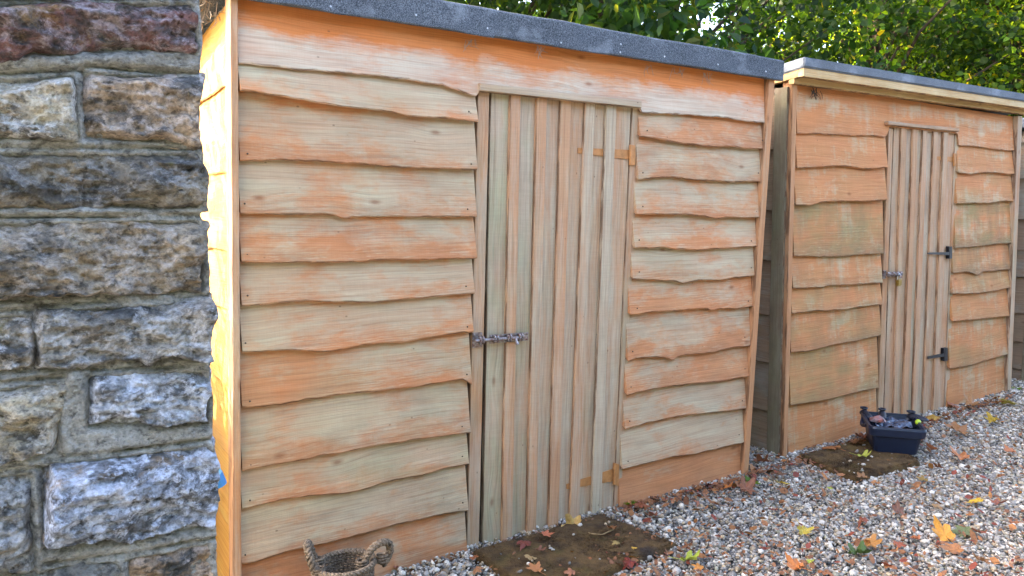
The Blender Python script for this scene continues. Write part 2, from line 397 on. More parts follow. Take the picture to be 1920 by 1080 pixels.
# ------------------------------------------------------------------ joinery
def interp(poly, s):
    return np.interp(s, [p[0] for p in poly], [p[1] for p in poly])
def set_uv(bm, faces_uv):
    pass
def lapboard(name, parent, fmap, lower, upper, mat, color, lap=.036, thick=.022, s0=None, s1=None, rough=.0032, twist=0.0, step=.022, dtop=.005):
    """a waney-edged weatherboard: lower/upper are (s, z) edge lines; leans out to 'lap' at its lower edge"""
    s0 = lower[0][0] if s0 is None else s0; s1 = lower[-1][0] if s1 is None else s1
    n = max(3, int((s1 - s0) / step)); S = np.linspace(s0, s1, n + 1)
    seed = RNG.randrange(10000)
    zl = interp(lower, S) + n1(S * 45, seed) * rough + n1(S * 14, seed + 3) * rough * 1.2
    zu = interp(upper, S); zu = np.maximum(zu, zl + .03)
    bow = n1(S * 1.8, seed + 1) * .004
    T = [1.0, .82, .62, .42, .24, .10]
    rows = []                     # profile, top to bottom, then underside and back
    tw = twist * (1 - np.clip((S - s0) / max(s1 - s0, .01) / .7, 0, 1))
    L = lap + bow + tw
    for t_ in T: rows.append((zl + (zu - zl) * t_, dtop + (L - dtop) * (1 - t_)))
    bev = .004 + .0025 * n1(S * 20, seed + 5)
    rows.append((zl + np.abs(bev) + .001, L.copy()))
    rows.append((zl, L - .003))
    rows.append((zl + .010 - tw * .35, L - thick - tw * .8))
    rows.append((zu, np.full_like(S, dtop - .012)))
    bm = bmesh.new(); u1 = bm.loops.layers.uv.new('UVMap'); u2 = bm.loops.layers.uv.new('Frac')
    V = [[bm.verts.new(fmap(S[i], float(r[1][i]), float(r[0][i]))) for i in range(n + 1)] for r in rows]
    fr = T + [.02, 0, 0, 1]
    def face(idx):
        f = bm.faces.new([V[a][b] for a, b in idx])
        for lp, (a, b) in zip(f.loops, idx):
            lp[u1].uv = (S[b], rows[a][0][b] + (rows[a][1][b] if a > 6 else 0)); lp[u2].uv = ((S[b] - s0) / (s1 - s0), fr[a])
    R = len(rows)
    for a in range(R):
        b = (a + 1) % R
        for i in range(n): face([(a, i), (b, i), (b, i + 1), (a, i + 1)])
    face([(a, 0) for a in range(R)][::-1]); face([(a, n) for a in range(R)])
    return frombm(name, bm, mat, parent, color)

def plank(name, parent, fmap, quad, d0, d1, mat, color, vertical=True, ch=.0025, rough=.0012, seg=None):
    """sawn board; quad = (s,z) of bottom-left, bottom-right, top-right, top-left on its face"""
    bl, br, tr, tl = [Vector((q[0], q[1], 0)) for q in quad]
    L = (tl - bl).length if vertical else (br - bl).length
    n = seg or max(4, int(L / .06))
    seed = RNG.randrange(10000)
    bm = bmesh.new(); u1 = bm.loops.layers.uv.new('UVMap'); u2 = bm.loops.layers.uv.new('Frac')
    k = np.linspace(0, 1, n + 1)
    ja = n1(k * L * 16, seed) * rough; jb = n1(k * L * 16, seed + 4) * rough; jd = n1(k * L * 2.2, seed + 8) * .0015
    rings = []; uvs = []
    for i, t in enumerate(k):
        A, B = (bl.lerp(tl, t), br.lerp(tr, t)) if vertical else (bl.lerp(br, t), tl.lerp(tr, t))
        ax = (B - A).normalized(); W = (B - A).length
        A = A + ax * ja[i]; B = B + ax * jb[i]
        c = min(ch, W * .2)
        pr = [(A, d0), (A, d1 - c), (A + ax * c, d1), (A.lerp(B, .5), d1 + .0004), (B - ax * c, d1), (B, d1 - c), (B, d0)]
        rings.append([bm.verts.new(fmap(p.x, dd + (jd[i] if dd > d0 + 1e-4 else 0), p.y)) for p, dd in pr])
        lo = t * L
        uvs.append([((lo, x), (t, y)) for x, y in zip((0 - abs(d1 - d0), 0, c, W / 2, W - c, W, W + abs(d1 - d0)), (0, 0, .03, .5, .97, 1, 1))])
    def face(idx):
        f = bm.faces.new([rings[a][b] for a, b in idx])
        for lp, (a, b) in zip(f.loops, idx): lp[u1].uv = uvs[a][b][0]; lp[u2].uv = uvs[a][b][1]
    for i in range(n):
        for j in range(7):
            face([(i, j), (i, (j + 1) % 7), (i + 1, (j + 1) % 7), (i + 1, j)])
    face([(0, j) for j in range(7)][::-1]); face([(n, j) for j in range(7)])
    return frombm(name, bm, mat, parent, color)

def vary(wear=.5, alg=.25, stain=.15, j=.16):
    f = lambda v: min(1, max(0, v + RNG.uniform(-j, j)))
    return (f(wear), f(alg), f(stain), 1)

def panel(parent, fmap, Ype, edges, ztop, mat, topmat=None, zbase=-.04, lap=.036, colors=None, twists=None, skip_top=False):
    """edges: pixel polylines of lower edges, top board first; surveyed onto the wall plane"""
    polys = [[(on_y(x, y, Ype).x, on_y(x, y, Ype).z) for x, y in e] for e in edges]
    out = []
    for i, lo in enumerate(polys):
        if i == 0:
            if skip_top: continue
            up = [(lo[0][0], ztop), (lo[-1][0], ztop)]
        else:
            up = [(s, z + .034) for s, z in polys[i - 1]]
        m = topmat if (i == 0 and topmat) else mat
        out.append(lapboard('board', parent, fmap, lo, up, m, (colors or (lambda k: vary()))(i), lap=lap + RNG.uniform(-.003, .004), twist=(twists or {}).get(i, 0)))
    return out, polys

def mk_front(Y):
    return lambda s, d, z: Vector((s, Y - d, z))

def nails(name, parent, pts, mat, r=.0035, n=Vector((0, -1, 0))):
    bm = bmesh.new()
    for p in pts:
        p = Vector(p); M = Matrix.Translation(p) @ n.to_track_quat('Z', 'Y').to_matrix().to_4x4()
        bmesh.ops.create_cone(bm, cap_ends=True, segments=7, radius1=r, radius2=r * .7, depth=.003, matrix=M)
    return tag(frombm(name, bm, mat, parent), kind='stuff')

def body(name, parent, c, mat):
    bm = bmesh.new(); v = [bm.verts.new(p) for p in c]
    for q in ((0, 1, 2, 3), (4, 7, 6, 5), (0, 4, 5, 1), (1, 5, 6, 2), (2, 6, 7, 3), (3, 7, 4, 0)): bm.faces.new([v[k] for k in q])
    return frombm(name, bm, mat, parent)

# ------------------------------------------------------------------ the setting: ground
def make_ground():
    bm = bmesh.new()
    xs = [-250, -40, -8, 0, 4, 8, 12, 40, 250]; ys = [-250, -40, -6, 0, 2.7, 5, 10, 40, 250]
    V = [[bm.verts.new((x, y, -.012)) for x in xs] for y in ys]
    for j in range(len(ys) - 1):
        for i in range(len(xs) - 1): bm.faces.new((V[j][i], V[j][i + 1], V[j + 1][i + 1], V[j + 1][i]))
    tag(frombm('ground', bm, M_GROUND), kind='structure', label='grey gravel ground in front of the sheds')
make_ground()

# ------------------------------------------------------------------ shed 1
Y1 = 2.70; YE1 = Y1 - .03
F1 = mk_front(Y1)
def p1(x, y, d=.03):
    v = on_y(x, y, Y1 - d); return (v.x, v.z)
def pz(x_top, y_top, x_bot, y_bot, z, d=.03, Y=Y1):
    """point on the line through two surveyed pixels, at height z"""
    a = on_y(x_top, y_top, Y - d); b = on_y(x_bot, y_bot, Y - d); t = (z - a.z) / (b.z - a.z)
    return (a.x + (b.x - a.x) * t, z)

ZR1 = 2.235
E1 = [[(447, 118), (480, 122), (560, 131), (700, 142), (780, 153), (830, 160), (860, 171), (878, 177), (896, 180)],
      [(448, 171), (555, 187), (630, 200), (680, 205), (730, 210), (780, 220), (830, 222), (895, 229)],
      [(450, 302), (500, 300), (590, 302), (660, 306), (720, 312), (780, 315), (894, 318)],
      [(451, 401), (530, 402), (622, 403), (634, 406), (641, 411), (651, 411), (660, 407), (730, 407), (805, 407), (893, 407)],
      [(452, 493), (520, 493), (580, 492), (640, 492), (680, 491), (706, 487), (780, 487), (892, 485)],
      [(453, 574), (500, 570), (570, 565), (630, 567), (705, 566), (760, 562), (820, 556), (889, 550)],
      [(454, 661), (510, 657), (550, 656), (605, 661), (640, 655), (680, 646), (760, 641), (805, 632), (887, 622)],
      [(454, 764), (520, 760), (570, 751), (640, 740), (730, 731), (805, 721), (868, 711), (876, 717), (884, 722)],
      [(454, 884), (520, 871), (580, 860), (600, 852), (640, 850), (680, 839), (740, 830), (810, 820), (881, 812)],
      [(454, 954), (530, 937), (590, 929), (650, 926), (690, 915), (740, 900), (795, 891), (840, 877), (879, 871)],
      [(453, 1056), (475, 1056), (510, 1042), (575, 1025), (640, 1010), (700, 995), (770, 977), (830, 964), (877, 957)],
      [(452, 1185), (876, 1042)]]
R1 = [[(1201, 212), (1249, 214), (1293, 216), (1347, 220), (1391, 227), (1442, 232)],
      [(1200, 257), (1240, 262), (1276, 269), (1311, 274), (1338, 276), (1360, 274), (1391, 278), (1440, 280)],
      [(1196, 336), (1249, 332), (1293, 336), (1338, 340), (1373, 341), (1434, 341)],
      [(1192, 402), (1249, 402), (1293, 403), (1324, 407), (1342, 410), (1360, 407), (1400, 408), (1429, 408)],
      [(1189, 465), (1240, 464), (1267, 467), (1307, 469), (1360, 465), (1423, 462)],
      [(1186, 524), (1231, 525), (1262, 527), (1280, 533), (1293, 529), (1316, 525), (1351, 526), (1373, 521), (1421, 517)],
      [(1181, 590), (1235, 585), (1285, 581), (1325, 579), (1334, 584), (1342, 580), (1380, 578), (1417, 574)],
      [(1177, 677), (1190, 672), (1225, 670), (1250, 672), (1261, 678), (1267, 668), (1295, 665), (1325, 662), (1375, 652), (1411, 647)],
      [(1174, 741), (1220, 729), (1285, 721), (1335, 717), (1370, 712), (1407, 704)],
      [(1171, 805), (1220, 791), (1270, 781), (1320, 775), (1370, 770), (1404, 766)],
      [(1166, 880), (1220, 867), (1260, 857), (1300, 852), (1350, 840), (1398, 829)],
      [(1163, 985), (1395, 915)]]
shed1 = empty('shed', (2.05, 3.6, 0), 'nearest orange weatherboard shed beside the stone wall, its door held by a rusty bolt', 'shed', 'row of timber sheds')
top_lower = E1[0] + [(899, 172), (903, 166), (1198, 199), (1200, 206)] + R1[0]
tl = [p1(x, y) for x, y in top_lower]
lapboard('board', shed1, F1, tl, [(tl[0][0], ZR1), (tl[-1][0], ZR1)], M_TOP1, (.5, .12, .1, 1), lap=.034)
cl = lambda i: vary(.50 if i not in (2, 3) else .60, .32, .14 + .02 * i, .22) if i < 11 else vary(.22, .15, .35)
panel(shed1, F1, YE1, E1, ZR1, M_BOARD1, skip_top=True, colors=cl, twists={1: .02})
cr_ = lambda i: vary(.46, .18, .14 + .015 * i, .2) if i < 11 else vary(.02, .05, .25, .03)
panel(shed1, F1, YE1, R1, ZR1, M_BOARD1, skip_top=True, colors=cr_)
# corner boards and door stiles
def vtrim(parent, xo, xi, z0, z1, d0, d1, mat, color, Y=Y1, F=F1, name='corner_board'):
    """xo, xi = ((x,y) top pixel, (x,y) bottom pixel) of the two long edges"""
    A = [pz(*e[0], *e[1], z, d1, Y) for e in (xo, xi) for z in (z0, z1)]
    return plank(name, parent, F, (A[0], A[2], A[3], A[1]), d0, d1, mat, color)
vtrim(shed1, ((432, 0), (439, 1075)), ((446, 0), (453, 1075)), -.04, ZR1, -.03, .046, M_TRIM, (.25, .1, .25, 1))
vtrim(shed1, ((1442, 153), (1394, 890)), ((1453, 153), (1403, 890)), -.04, ZR1, -.03, .046, M_TRIM, (.25, .1, .15, 1))
vtrim(shed1, ((897, 171), (875, 1032)), ((918, 171), (898, 1032)), -.03, p1(905, 168)[1], -.01, .013, M_TRIM, (.55, .35, .2, 1), name='door_stile')
vtrim(shed1, ((1186, 204), (1151, 945)), ((1201, 204), (1165, 945)), -.03, p1(1192, 200)[1], -.01, .013, M_TRIM, (.60, .35, .15, 1), name='door_stile')
plank('lintel', shed1, F1, (p1(901, 170, .05), p1(1203, 202, .05), p1(1203, 189, .05), p1(901, 155, .05)), .015, .05, M_TRIM, (.8, .3, .15, 1), vertical=False)
# door
door1 = empty('door', (0, 0, 0)); 
door1.location = (2.04, Y1, .0); adopt(door1, shed1)
def door(parent, F, Y, top, bot, ytop, ybot, edge, batt_w, colb, colt, mat):
    """top/bot: left x pixels of the battens; edge: ((left top, left bottom), (right top, right bottom)) pixels"""
    lines = [edge[0]] + [((a, ytop(a)), (b, ybot(b))) for a, b in zip(top, bot)] + [edge[1]]
    mid = [((l[0][0] + batt_w / 2, l[0][1]), (l[1][0] + batt_w / 2, l[1][1])) for l in lines[1:-1]]
    ends = [lines[0]] + mid + [lines[-1]]
    for i in range(len(ends) - 1):
        l, r = ends[i], ends[i + 1]
        q = []
        for e, which in ((l, 'b'), (r, 'b'), (r, 't'), (l, 't')):
            x, y = e[1] if which == 'b' else e[0]; v = on_y(x, y, Y - .006)
            off = .0015 * (1 if e is l else -1)
            q.append((v.x + off, v.z + (RNG.uniform(-.006, .004) if which == 'b' else 0)))
        plank('door_board', parent, F, q, -.014, .006 + RNG.uniform(-.001, .001), mat, colb(i), rough=.0008)
    for i, l in enumerate(lines[1:-1]):
        q = []
        for dx, which in ((RNG.uniform(-1.2, 1.2), 'b'), (batt_w + RNG.uniform(-2, 1), 'b'), (batt_w + RNG.uniform(-2, 1), 't'), (RNG.uniform(-1.2, 1.2), 't')):
            x, y = l[1] if which == 'b' else l[0]
            v = on_y(x + dx, y, Y - .023); q.append((v.x, v.z + (RNG.uniform(-.004, .006) if which == 'b' else 0)))
        plank('batten', parent, F, q, .0075, .023 + RNG.uniform(-.002, .002), mat, colt(i), rough=.0012)
door(door1, F1, Y1, (958, 1008, 1053, 1097, 1137), (941, 987, 1028, 1067, 1108),
     lambda x: 172 + (x - 920) * .108, lambda x: 1036 - (x - 903) * .288, (((920, 172), (904, 1036)), ((1184, 202), (1150, 962))), 19,
     lambda i: vary(.62 if i != 1 else .55, .65 if i < 2 else .22, .16, .1), lambda i: vary((.36, .38, .40, .50, .95)[i], .15, .14, .06), M_DOOR)
def hinge(parent, F, Y, plate, segs, mat, name='hinge', d=.017, over=0):
    bm = bmesh.new()
    def slab(q, d0, d1):
        a = []
        for dd in (d0, d1):
            for x, y in q:
                v = on_y(x, y, Y - d1); a.append(bm.verts.new(F(v.x, dd, v.z)))
        bm.faces.new(a[4:8]); bm.faces.new(a[0:4][::-1])
        for k in range(4): bm.faces.new((a[k], a[(k + 1) % 4], a[4 + (k + 1) % 4], a[4 + k]))
    slab(plate, .013, d + .004)
    for s in segs: slab(s, .0065 + over, .0105 + over)
    # knuckle
    x = (plate[0][0] + plate[3][0]) / 2
    a = on_y(x, plate[0][1], Y - d); b = on_y(x, plate[2][1], Y - d)
    tube_bm(bm, [F(a.x, d, a.z), F(a.x, d, b.z)], .006, 8)
    return frombm(name, bm, mat, parent)
hinge(door1, F1, Y1, [(1181, 309), (1191, 310), (1191, 273), (1182, 271)], [[(1084, 287), (1181, 299), (1181, 281), (1084, 277)]], M_HINGE)
hinge(door1, F1, Y1, [(1151, 908), (1160, 911), (1161, 871), (1152, 868)], [[(1063, 917), (1151, 902), (1151, 879), (1063, 908)]], M_HINGE)
# bolt
def bolt(parent, F, Y, x0, x1, yc, k, mat):
    a = on_y(x0, yc[0], Y - .03); b = on_y(x1, yc[1], Y - .03); L = (b - a).length; u = (b - a).normalized(); dz = Vector((0, 0, 1))
    bm = bmesh.new()
    def at(t, d, h): 
        p = a + u * (L * t); return Vector((p.x, Y - d, p.z + h))
    def slab(t0, t1, h0, h1, d0, d1):
        c = [bm.verts.new(at(t, d, h)) for d in (d0, d1) for t, h in ((t0, h0), (t1, h0), (t1, h1), (t0, h1))]
        bm.faces.new(c[4:8]); bm.faces.new(c[3::-1])
        for i in range(4): bm.faces.new((c[i], c[(i + 1) % 4], c[4 + (i + 1) % 4], c[4 + i]))
    slab(.28, 1.0, -.017 * k, .015 * k, .0285, .032)          # base plate on the door
    slab(0.0, .17, -.03 * k, .026 * k, .0135, .018)          # keep on the stile
    tube_bm(bm, [at(-.02, .043, -.001), at(.90, .043, -.001)], .0065 * k, 10)
    for t in (.08, .34, .58, .80):                            # staples round the bar
        pts = [at(t, .044 + .0115 * k * sin(q) - .004, .0125 * k * cos(q)) for q in np.linspace(-.4, pi + .4, 9)]
        tube_bm(bm, pts, .0042 * k, 6)
        tube_bm(bm, [p + u * .012 * k for p in pts], .0036 * k, 6)
    tube_bm(bm, [at(.72, .047, .0), at(.72, .060, -.018 * k), at(.72, .062, -.024 * k)], [.005 * k, .005 * k, .0075 * k], 8)
    for t, h in ((.3, .01), (.3, -.011), (.97, .01), (.97, -.011), (.66, .011), (.02, .018), (.02, -.022), (.15, .018), (.15, -.022)):
        d = .033 if t > .2 else .019
        bmesh.ops.create_uvsphere(bm, u_segments=7, v_segments=5, radius=.0042 * k, matrix=Matrix.Translation(at(t, d, h * k)))
    return frombm('bolt', bm, mat, parent)
bolt(door1, F1, Y1, 889, 990, (638, 630), 1.15, M_RUST)
nl = []
for poly, xs in ((E1[1:-1], (463, 880)), (R1[1:-1], (None, None))):
    for e in poly:
        for x in (e[0][0] + 12, e[-1][0] - 12):
            y = np.interp(x, [p[0] for p in e], [p[1] for p in e]) - 14
            v = on_y(x, y, Y1 - .0335); nl.append((v.x + RNG.uniform(-.01, .01), Y1 - .0335, v.z + RNG.uniform(-.01, .01)))
nails('nail_heads', shed1, nl, M_NAILD, .0036)
# felted roof edge
FY1 = Y1 - .075
fz = lambda x, y: on_y(x, y, FY1)
xl, xr = .50, fz(1471, 130).x
def roof_edge(name, parent, zb, zt, y0, y1, xl, xr, mat, wob=.0075, n=110, col=None):
    S = np.linspace(xl, xr, n + 1); sd_ = RNG.randrange(999)
    bm = bmesh.new(); R = []
    a = n1(S * 7, sd_) * wob + n1(S * 1.7, sd_ + 2) * wob; b = n1(S * 5, sd_ + 7) * wob * .6; e = n1(S * 4, sd_ + 9) * wob * .8
    for i, x in enumerate(S):
        pr = [(y0 + .03, zb + .004), (y0 + .004 + e[i], zb + a[i]), (y0 + e[i], zb + .004 + a[i]), (y0 + e[i] * .5, (zb + zt) / 2), (y0, zt - .012 + b[i]), (y0 + .004, zt - .004 + b[i]), (y0 + .014, zt + b[i]), (y1, zt + b[i])]
        R.append([bm.verts.new((x, y, z)) for y, z in pr])
    m = len(R[0])
    for i in range(n):
        for j in range(m): bm.faces.new((R[i][j], R[i][(j + 1) % m], R[i + 1][(j + 1) % m], R[i + 1][j]))
    bm.faces.new(R[0]); bm.faces.new(R[-1][::-1])
    return frombm(name, bm, mat, parent, smooth=False)
zb1, zt1 = fz(1100, 95.5).z, fz(1100, 46).z
xs_ = fz(926, 60).x
roof1 = empty('roof', (2.05, 3.6, 2.2)); adopt(roof1, shed1)
roof_edge('felt_strip', roof1, zb1, zt1, FY1, Y1 + .10, xl, xs_ + .004, M_FELT)
roof_edge('felt_strip', roof1, zb1 + .001, zt1 + .002, FY1 + .004, Y1 + .10, xs_ + .0045, xr, M_FELT)
def slab8(name, parent, x0, x1, y0, y1, za, zb, th, mat):
    bm = bmesh.new(); v = [bm.verts.new(p) for p in ((x0, y0, za - th), (x1, y0, za - th), (x1, y1, zb - th), (x0, y1, zb - th), (x0, y0, za), (x1, y0, za), (x1, y1, zb), (x0, y1, zb))]
    for q in ((0, 3, 2, 1), (4, 5, 6, 7), (0, 1, 5, 4), (1, 2, 6, 5), (2, 3, 7, 6), (3, 0, 4, 7)): bm.faces.new([v[k] for k in q])
    return frombm(name, bm, mat, parent)
slab8('roof_deck', roof1, xl, xr, Y1 + .101, 4.62, zt1 - .002, 2.02, .05, M_FELT)
nails('felt_nails', roof1, [(fz(x, y).x, FY1 - .001, fz(x, y).z) for x, y in ((620, 12), (780, 28), (914, 53), (1052, 80), (1163, 98), (1246, 106), (1346, 121), (1436, 134), (1164, 83))], M_NAIL, .0045)
# cobwebs under the felt
bm = bmesh.new()
for (x, y) in ((885, 72), (1012, 84), (1016, 86), (1215, 121), (1268, 126), (1276, 128), (1324, 135), (1328, 136), (880, 74)):
    for k in range(4):
        a = on_y(x + RNG.uniform(-8, 8), y + 1, Y1 - .05); b = on_y(x + RNG.uniform(-14, 14), y + RNG.uniform(10, 26), Y1 - .031); m = a.lerp(b, .5) + Vector((RNG.uniform(-.01, .01), .004, -.008))
        tube_bm(bm, [a, m, b], [.0007, .0009, .0006], 4)
tag(frombm('cobwebs', bm, M_WEB, roof1), kind='stuff')
# body and sides
XL1 = lambda z: pz(432, 0, 439, 1075, z, .036)[0] + .004
XR1 = lambda z: pz(1453, 153, 1403, 890, z, .034)[0] - .004
D1 = 1.80
body('carcass', shed1, [(XL1(0) + .03, Y1 + .016, -.03), (XR1(0) - .03, Y1 + .016, -.03), (XR1(0) - .03, Y1 + D1, -.03), (XL1(0) + .03, Y1 + D1, -.03),
                      (XL1(2.2) + .03, Y1 + .016, 2.19), (XR1(2.2) - .03, Y1 + .016, 2.19), (XR1(2.2) - .03, Y1 + D1, 1.96), (XL1(2.2) + .03, Y1 + D1, 1.96)], M_DARK)
def side_wall(parent, XF, sign, Y, depth, joints, ztop, mat, colf, zslope=-.12, amp=.006, s0=.02, lap=.028):
    F = lambda s, d, z: Vector((XF(z) + sign * d, Y + s, z))
    prev = None
    for i, zj in enumerate(joints):
        S = np.linspace(s0, depth, 14); sd_ = RNG.randrange(999)
        lo = [(s, zj + amp * 2.2 * float(n1(s * 4, sd_)[0])) for s in S]
        up = [(s, z + .034) for s, z in prev] if prev else [(s0, ztop), (depth, ztop + zslope)]
        lapboard('side_board', parent, F, lo, up, mat, colf(i), lap=lap)
        prev = lo
js = [on_x(x, y, .645).z for x, y in ((405, 180), (405, 330), (408, 467), (408, 565), (410, 690), (412, 800), (415, 915), (418, 1010))] + [-.04]
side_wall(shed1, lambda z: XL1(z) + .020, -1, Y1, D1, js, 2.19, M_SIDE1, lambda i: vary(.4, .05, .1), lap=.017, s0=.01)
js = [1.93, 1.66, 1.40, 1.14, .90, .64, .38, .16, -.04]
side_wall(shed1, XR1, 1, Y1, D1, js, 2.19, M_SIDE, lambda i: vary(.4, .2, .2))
# dry nest and twigs hanging under the left eaves
bm = bmesh.new()
for k in range(26):
    a = Vector((.60 + RNG.gauss(0, .03), Y1 + RNG.uniform(.05, .5), 2.17 + RNG.gauss(0, .02)))
    b = a + Vector((RNG.gauss(0, .03), RNG.gauss(0, .05), RNG.uniform(-.11, .02)))
    tube_bm(bm, [a, a.lerp(b, .5) + Vector((RNG.gauss(0, .008), 0, 0)), b], [.002, .0016, .0008], 4)
tag(frombm('dry_ivy', bm, M_WEB), 'tangle of dry brown stems hanging under the eaves of the nearest shed', 'dried plant')

# ------------------------------------------------------------------ shed 2
Y2 = 2.775; YE2 = Y2 - .03; F2 = mk_front(Y2)
def p2(x, y, d=.03):
    v = on_y(x, y, Y2 - d); return (v.x, v.z)
E2 = [[(1496, 250), (1530, 251), (1567, 252), (1604, 255), (1630, 254), (1665, 258)],
      [(1494, 316), (1541, 313), (1585, 311), (1622, 317), (1663, 314)],
      [(1491, 385), (1515, 386), (1537, 379), (1585, 377), (1622, 378), (1661, 375)],
      [(1488, 480), (1539, 482), (1596, 480), (1620, 477), (1656, 476)],
      [(1486, 542), (1522, 539), (1543, 539), (1555, 535), (1604, 534), (1654, 530)],
      [(1484, 588), (1530, 583), (1583, 581), (1620, 574), (1653, 571)],
      [(1482, 661), (1522, 658), (1563, 646), (1604, 640), (1628, 634), (1651, 629)],
      [(1480, 760), (1534, 752), (1571, 744), (1612, 733), (1645, 727)],
      [(1477, 880), (1643, 832)]]
R2 = [[(1799, 273), (1826, 274), (1852, 278), (1881, 282), (1910, 283)],
      [(1796, 324), (1819, 327), (1844, 324), (1870, 324), (1889, 327), (1907, 327)],
      [(1793, 382), (1826, 381), (1856, 381), (1881, 377), (1904, 378)],
      [(1791, 466), (1844, 461), (1870, 457), (1902, 456)],
      [(1787, 513), (1816, 510), (1832, 516), (1842, 510), (1899, 505)],
      [(1785, 552), (1832, 550), (1865, 545), (1899, 538)],
      [(1784, 603), (1840, 598), (1896, 592)],
      [(1779, 692), (1820, 685), (1852, 674), (1890, 664)],
      [(1776, 790), (1886, 755)]]
ZR2 = 2.20
shed2 = empty('shed', (5.2, 3.7, 0), 'second orange shed with pale timber fascia, black hinges and padlocked door', 'shed', 'row of timber sheds')
top2 = E2[0] + [(1667, 238), (1797, 251)] + R2[0]
t2 = [p2(x, y) for x, y in top2]
lapboard('board', shed2, F2, t2, [(t2[0][0], ZR2), (t2[-1][0], ZR2)], M_TOP2, (.38, .15, .12, 1), lap=.026)
panel(shed2, F2, YE2, E2, ZR2, M_BOARD2, skip_top=True, colors=lambda i: vary(.36, (.2, .2, .25, .75, .3, .4, .6, .65, .15)[i], (.1, .1, .15, .35, .25, .35, .45, .35, .2)[i], .08))
panel(shed2, F2, YE2, R2, ZR2, M_BOARD2, skip_top=True, colors=lambda i: vary(.36, (.2, .2, .35, .7, .5, .4, .3, .4, .15)[i], (.1, .1, .2, .5, .5, .4, .2, .25, .2)[i], .08))
vtrim(shed2, ((1487, 155), (1469, 858)), ((1495.5, 155), (1476.5, 858)), -.04, ZR2, -.02, .046, M_TRIM, (.3, .1, .2, 1), Y2, F2)
vtrim(shed2, ((1909, 225), (1889, 731)), ((1917, 225), (1896, 731)), -.04, ZR2, -.02, .046, M_TRIM, (.75, .3, .2, 1), Y2, F2)
vtrim(shed2, ((1667, 236), (1645, 800)), ((1675, 236), (1655, 800)), -.03, p2(1670, 240)[1], -.01, .013, M_TRIM, (.5, .3, .25, 1), Y2, F2, 'door_stile')
vtrim(shed2, ((1791, 249), (1771, 762)), ((1798, 249), (1779, 762)), -.03, p2(1795, 252)[1], -.01, .013, M_TRIM, (.7, .4, .15, 1), Y2, F2, 'door_stile')
plank('lintel', shed2, F2, (p2(1666, 234, .044), p2(1799, 247, .044), p2(1799, 240.5, .044), p2(1666, 227, .044)), .015, .044, M_TRIM, (.55, .2, .5, 1), vertical=False)
door2 = empty('door', (5.2, Y2, 0)); adopt(door2, shed2)
door(door2, F2, Y2, (1692, 1712, 1731.5, 1751, 1770), (1675, 1693, 1711.5, 1730, 1750), lambda x: 237 + (x - 1675) * .1, lambda x: 803 - (x - 1655) * .3,
     (((1676, 237), (1656, 803)), ((1790, 250), (1771, 768))), 9.5, lambda i: vary(.45, .22, .2, .15), lambda i: vary((.3, .22, .32, .4, .3)[i], .15, .2, .06), M_DOOR)
hinge(door2, F2, Y2, [(1789, 311), (1793, 311), (1793, 288), (1789, 287)], [[(1752, 299), (1789, 304), (1789, 294), (1752, 293)]], M_HINGE)
hinge(door2, F2, Y2, [(1779.5, 485), (1785.5, 485), (1785.5, 462), (1779.5, 462)], [[(1740, 476.5), (1780, 478.5), (1780, 472.5), (1740, 473.5)]], M_BLACK, d=.03, over=.024)
hinge(door2, F2, Y2, [(1770, 677), (1777, 676), (1777, 652), (1770, 653)], [[(1740, 673), (1771, 669), (1771, 662.5), (1740, 668)]], M_BLACK, d=.03, over=.024)
bolt(door2, F2, Y2, 1659, 1691, (514.5, 513), 1.0, M_RUST)
# padlock
pl = empty('padlock', tuple(on_y(1685, 528, Y2 - .05)), 'small brass padlock hanging from the bolt of the second shed', 'padlock')
c = pl.location
bm = bmesh.new(); box_bm(bm, (c.x - .024, c.y - .011, c.z - .030), (c.x + .024, c.y + .011, c.z + .016)); bmesh.ops.bevel(bm, geom=bm.edges[:], offset=.006, segments=2, affect='EDGES')
frombm('lock_body', bm, M_BRASS, pl)
bm = bmesh.new(); tube_bm(bm, [Vector((c.x + .015 * cos(q) * 1.0, c.y, c.z + .034 + (.018 * sin(q) if sin(q) > 0 else 0))) if 0 <= q <= pi else Vector((c.x + .015 * (1 if q < 0 else -1), c.y, c.z + .012)) for q in [-.5] + list(np.linspace(0, pi, 9)) + [pi + .5]], .0042, 8)
frombm('shackle', bm, M_STEEL, pl)
# fascia and roof
roof2 = empty('roof', (5.2, 3.7, 2.2)); adopt(roof2, shed2)
YF = Y2 - .13
f2 = lambda x, y: on_y(x, y, YF)
xl2 = f2(1507, 125).x; xr2 = 6.72
za, zb_, zc = f2(1507, 107).z, f2(1507, 125).z, f2(1507, 143).z
zsl = (f2(1912, 188).z - zb_) / (f2(1912, 188).x - xl2)
def zz(z, x): return z + zsl * (x - xl2)
FF = lambda s, d, z: Vector((s, YF - d, z))
plank('fascia_board', roof2, FF, ((xl2, zc), (xr2, zz(zc, xr2)), (xr2, zz(zb_, xr2)), (xl2, zb_)), -.035, .0, M_RAW, (.55, .1, .05, 1), vertical=False, seg=40)
yb = Y2 - .07; fb = lambda x, y: on_y(x, y, yb)
FB = lambda s, d, z: Vector((s, yb - d, z))
plank('fascia_batten', roof2, FB, ((xl2 + .002, fb(1507, 159).z), (xr2 - .002, zz(fb(1507, 159).z, xr2)), (xr2 - .002, zz(zc + .01, xr2)), (xl2 + .002, zc + .01)), -.035, .0, M_RAW, (.25, .1, .15, 1), vertical=False, seg=40)
FS = lambda s, d, z: Vector((xl2 - d, YF + s, z))
plank('side_fascia', roof2, FS, ((.0365, zc), (1.9, zc - .17), (1.9, zb_ - .17), (.0365, zb_)), -.03, .0, M_RAW, (.35, .15, .2, 1), vertical=False, seg=20)
bm = bmesh.new()
e_ = .012
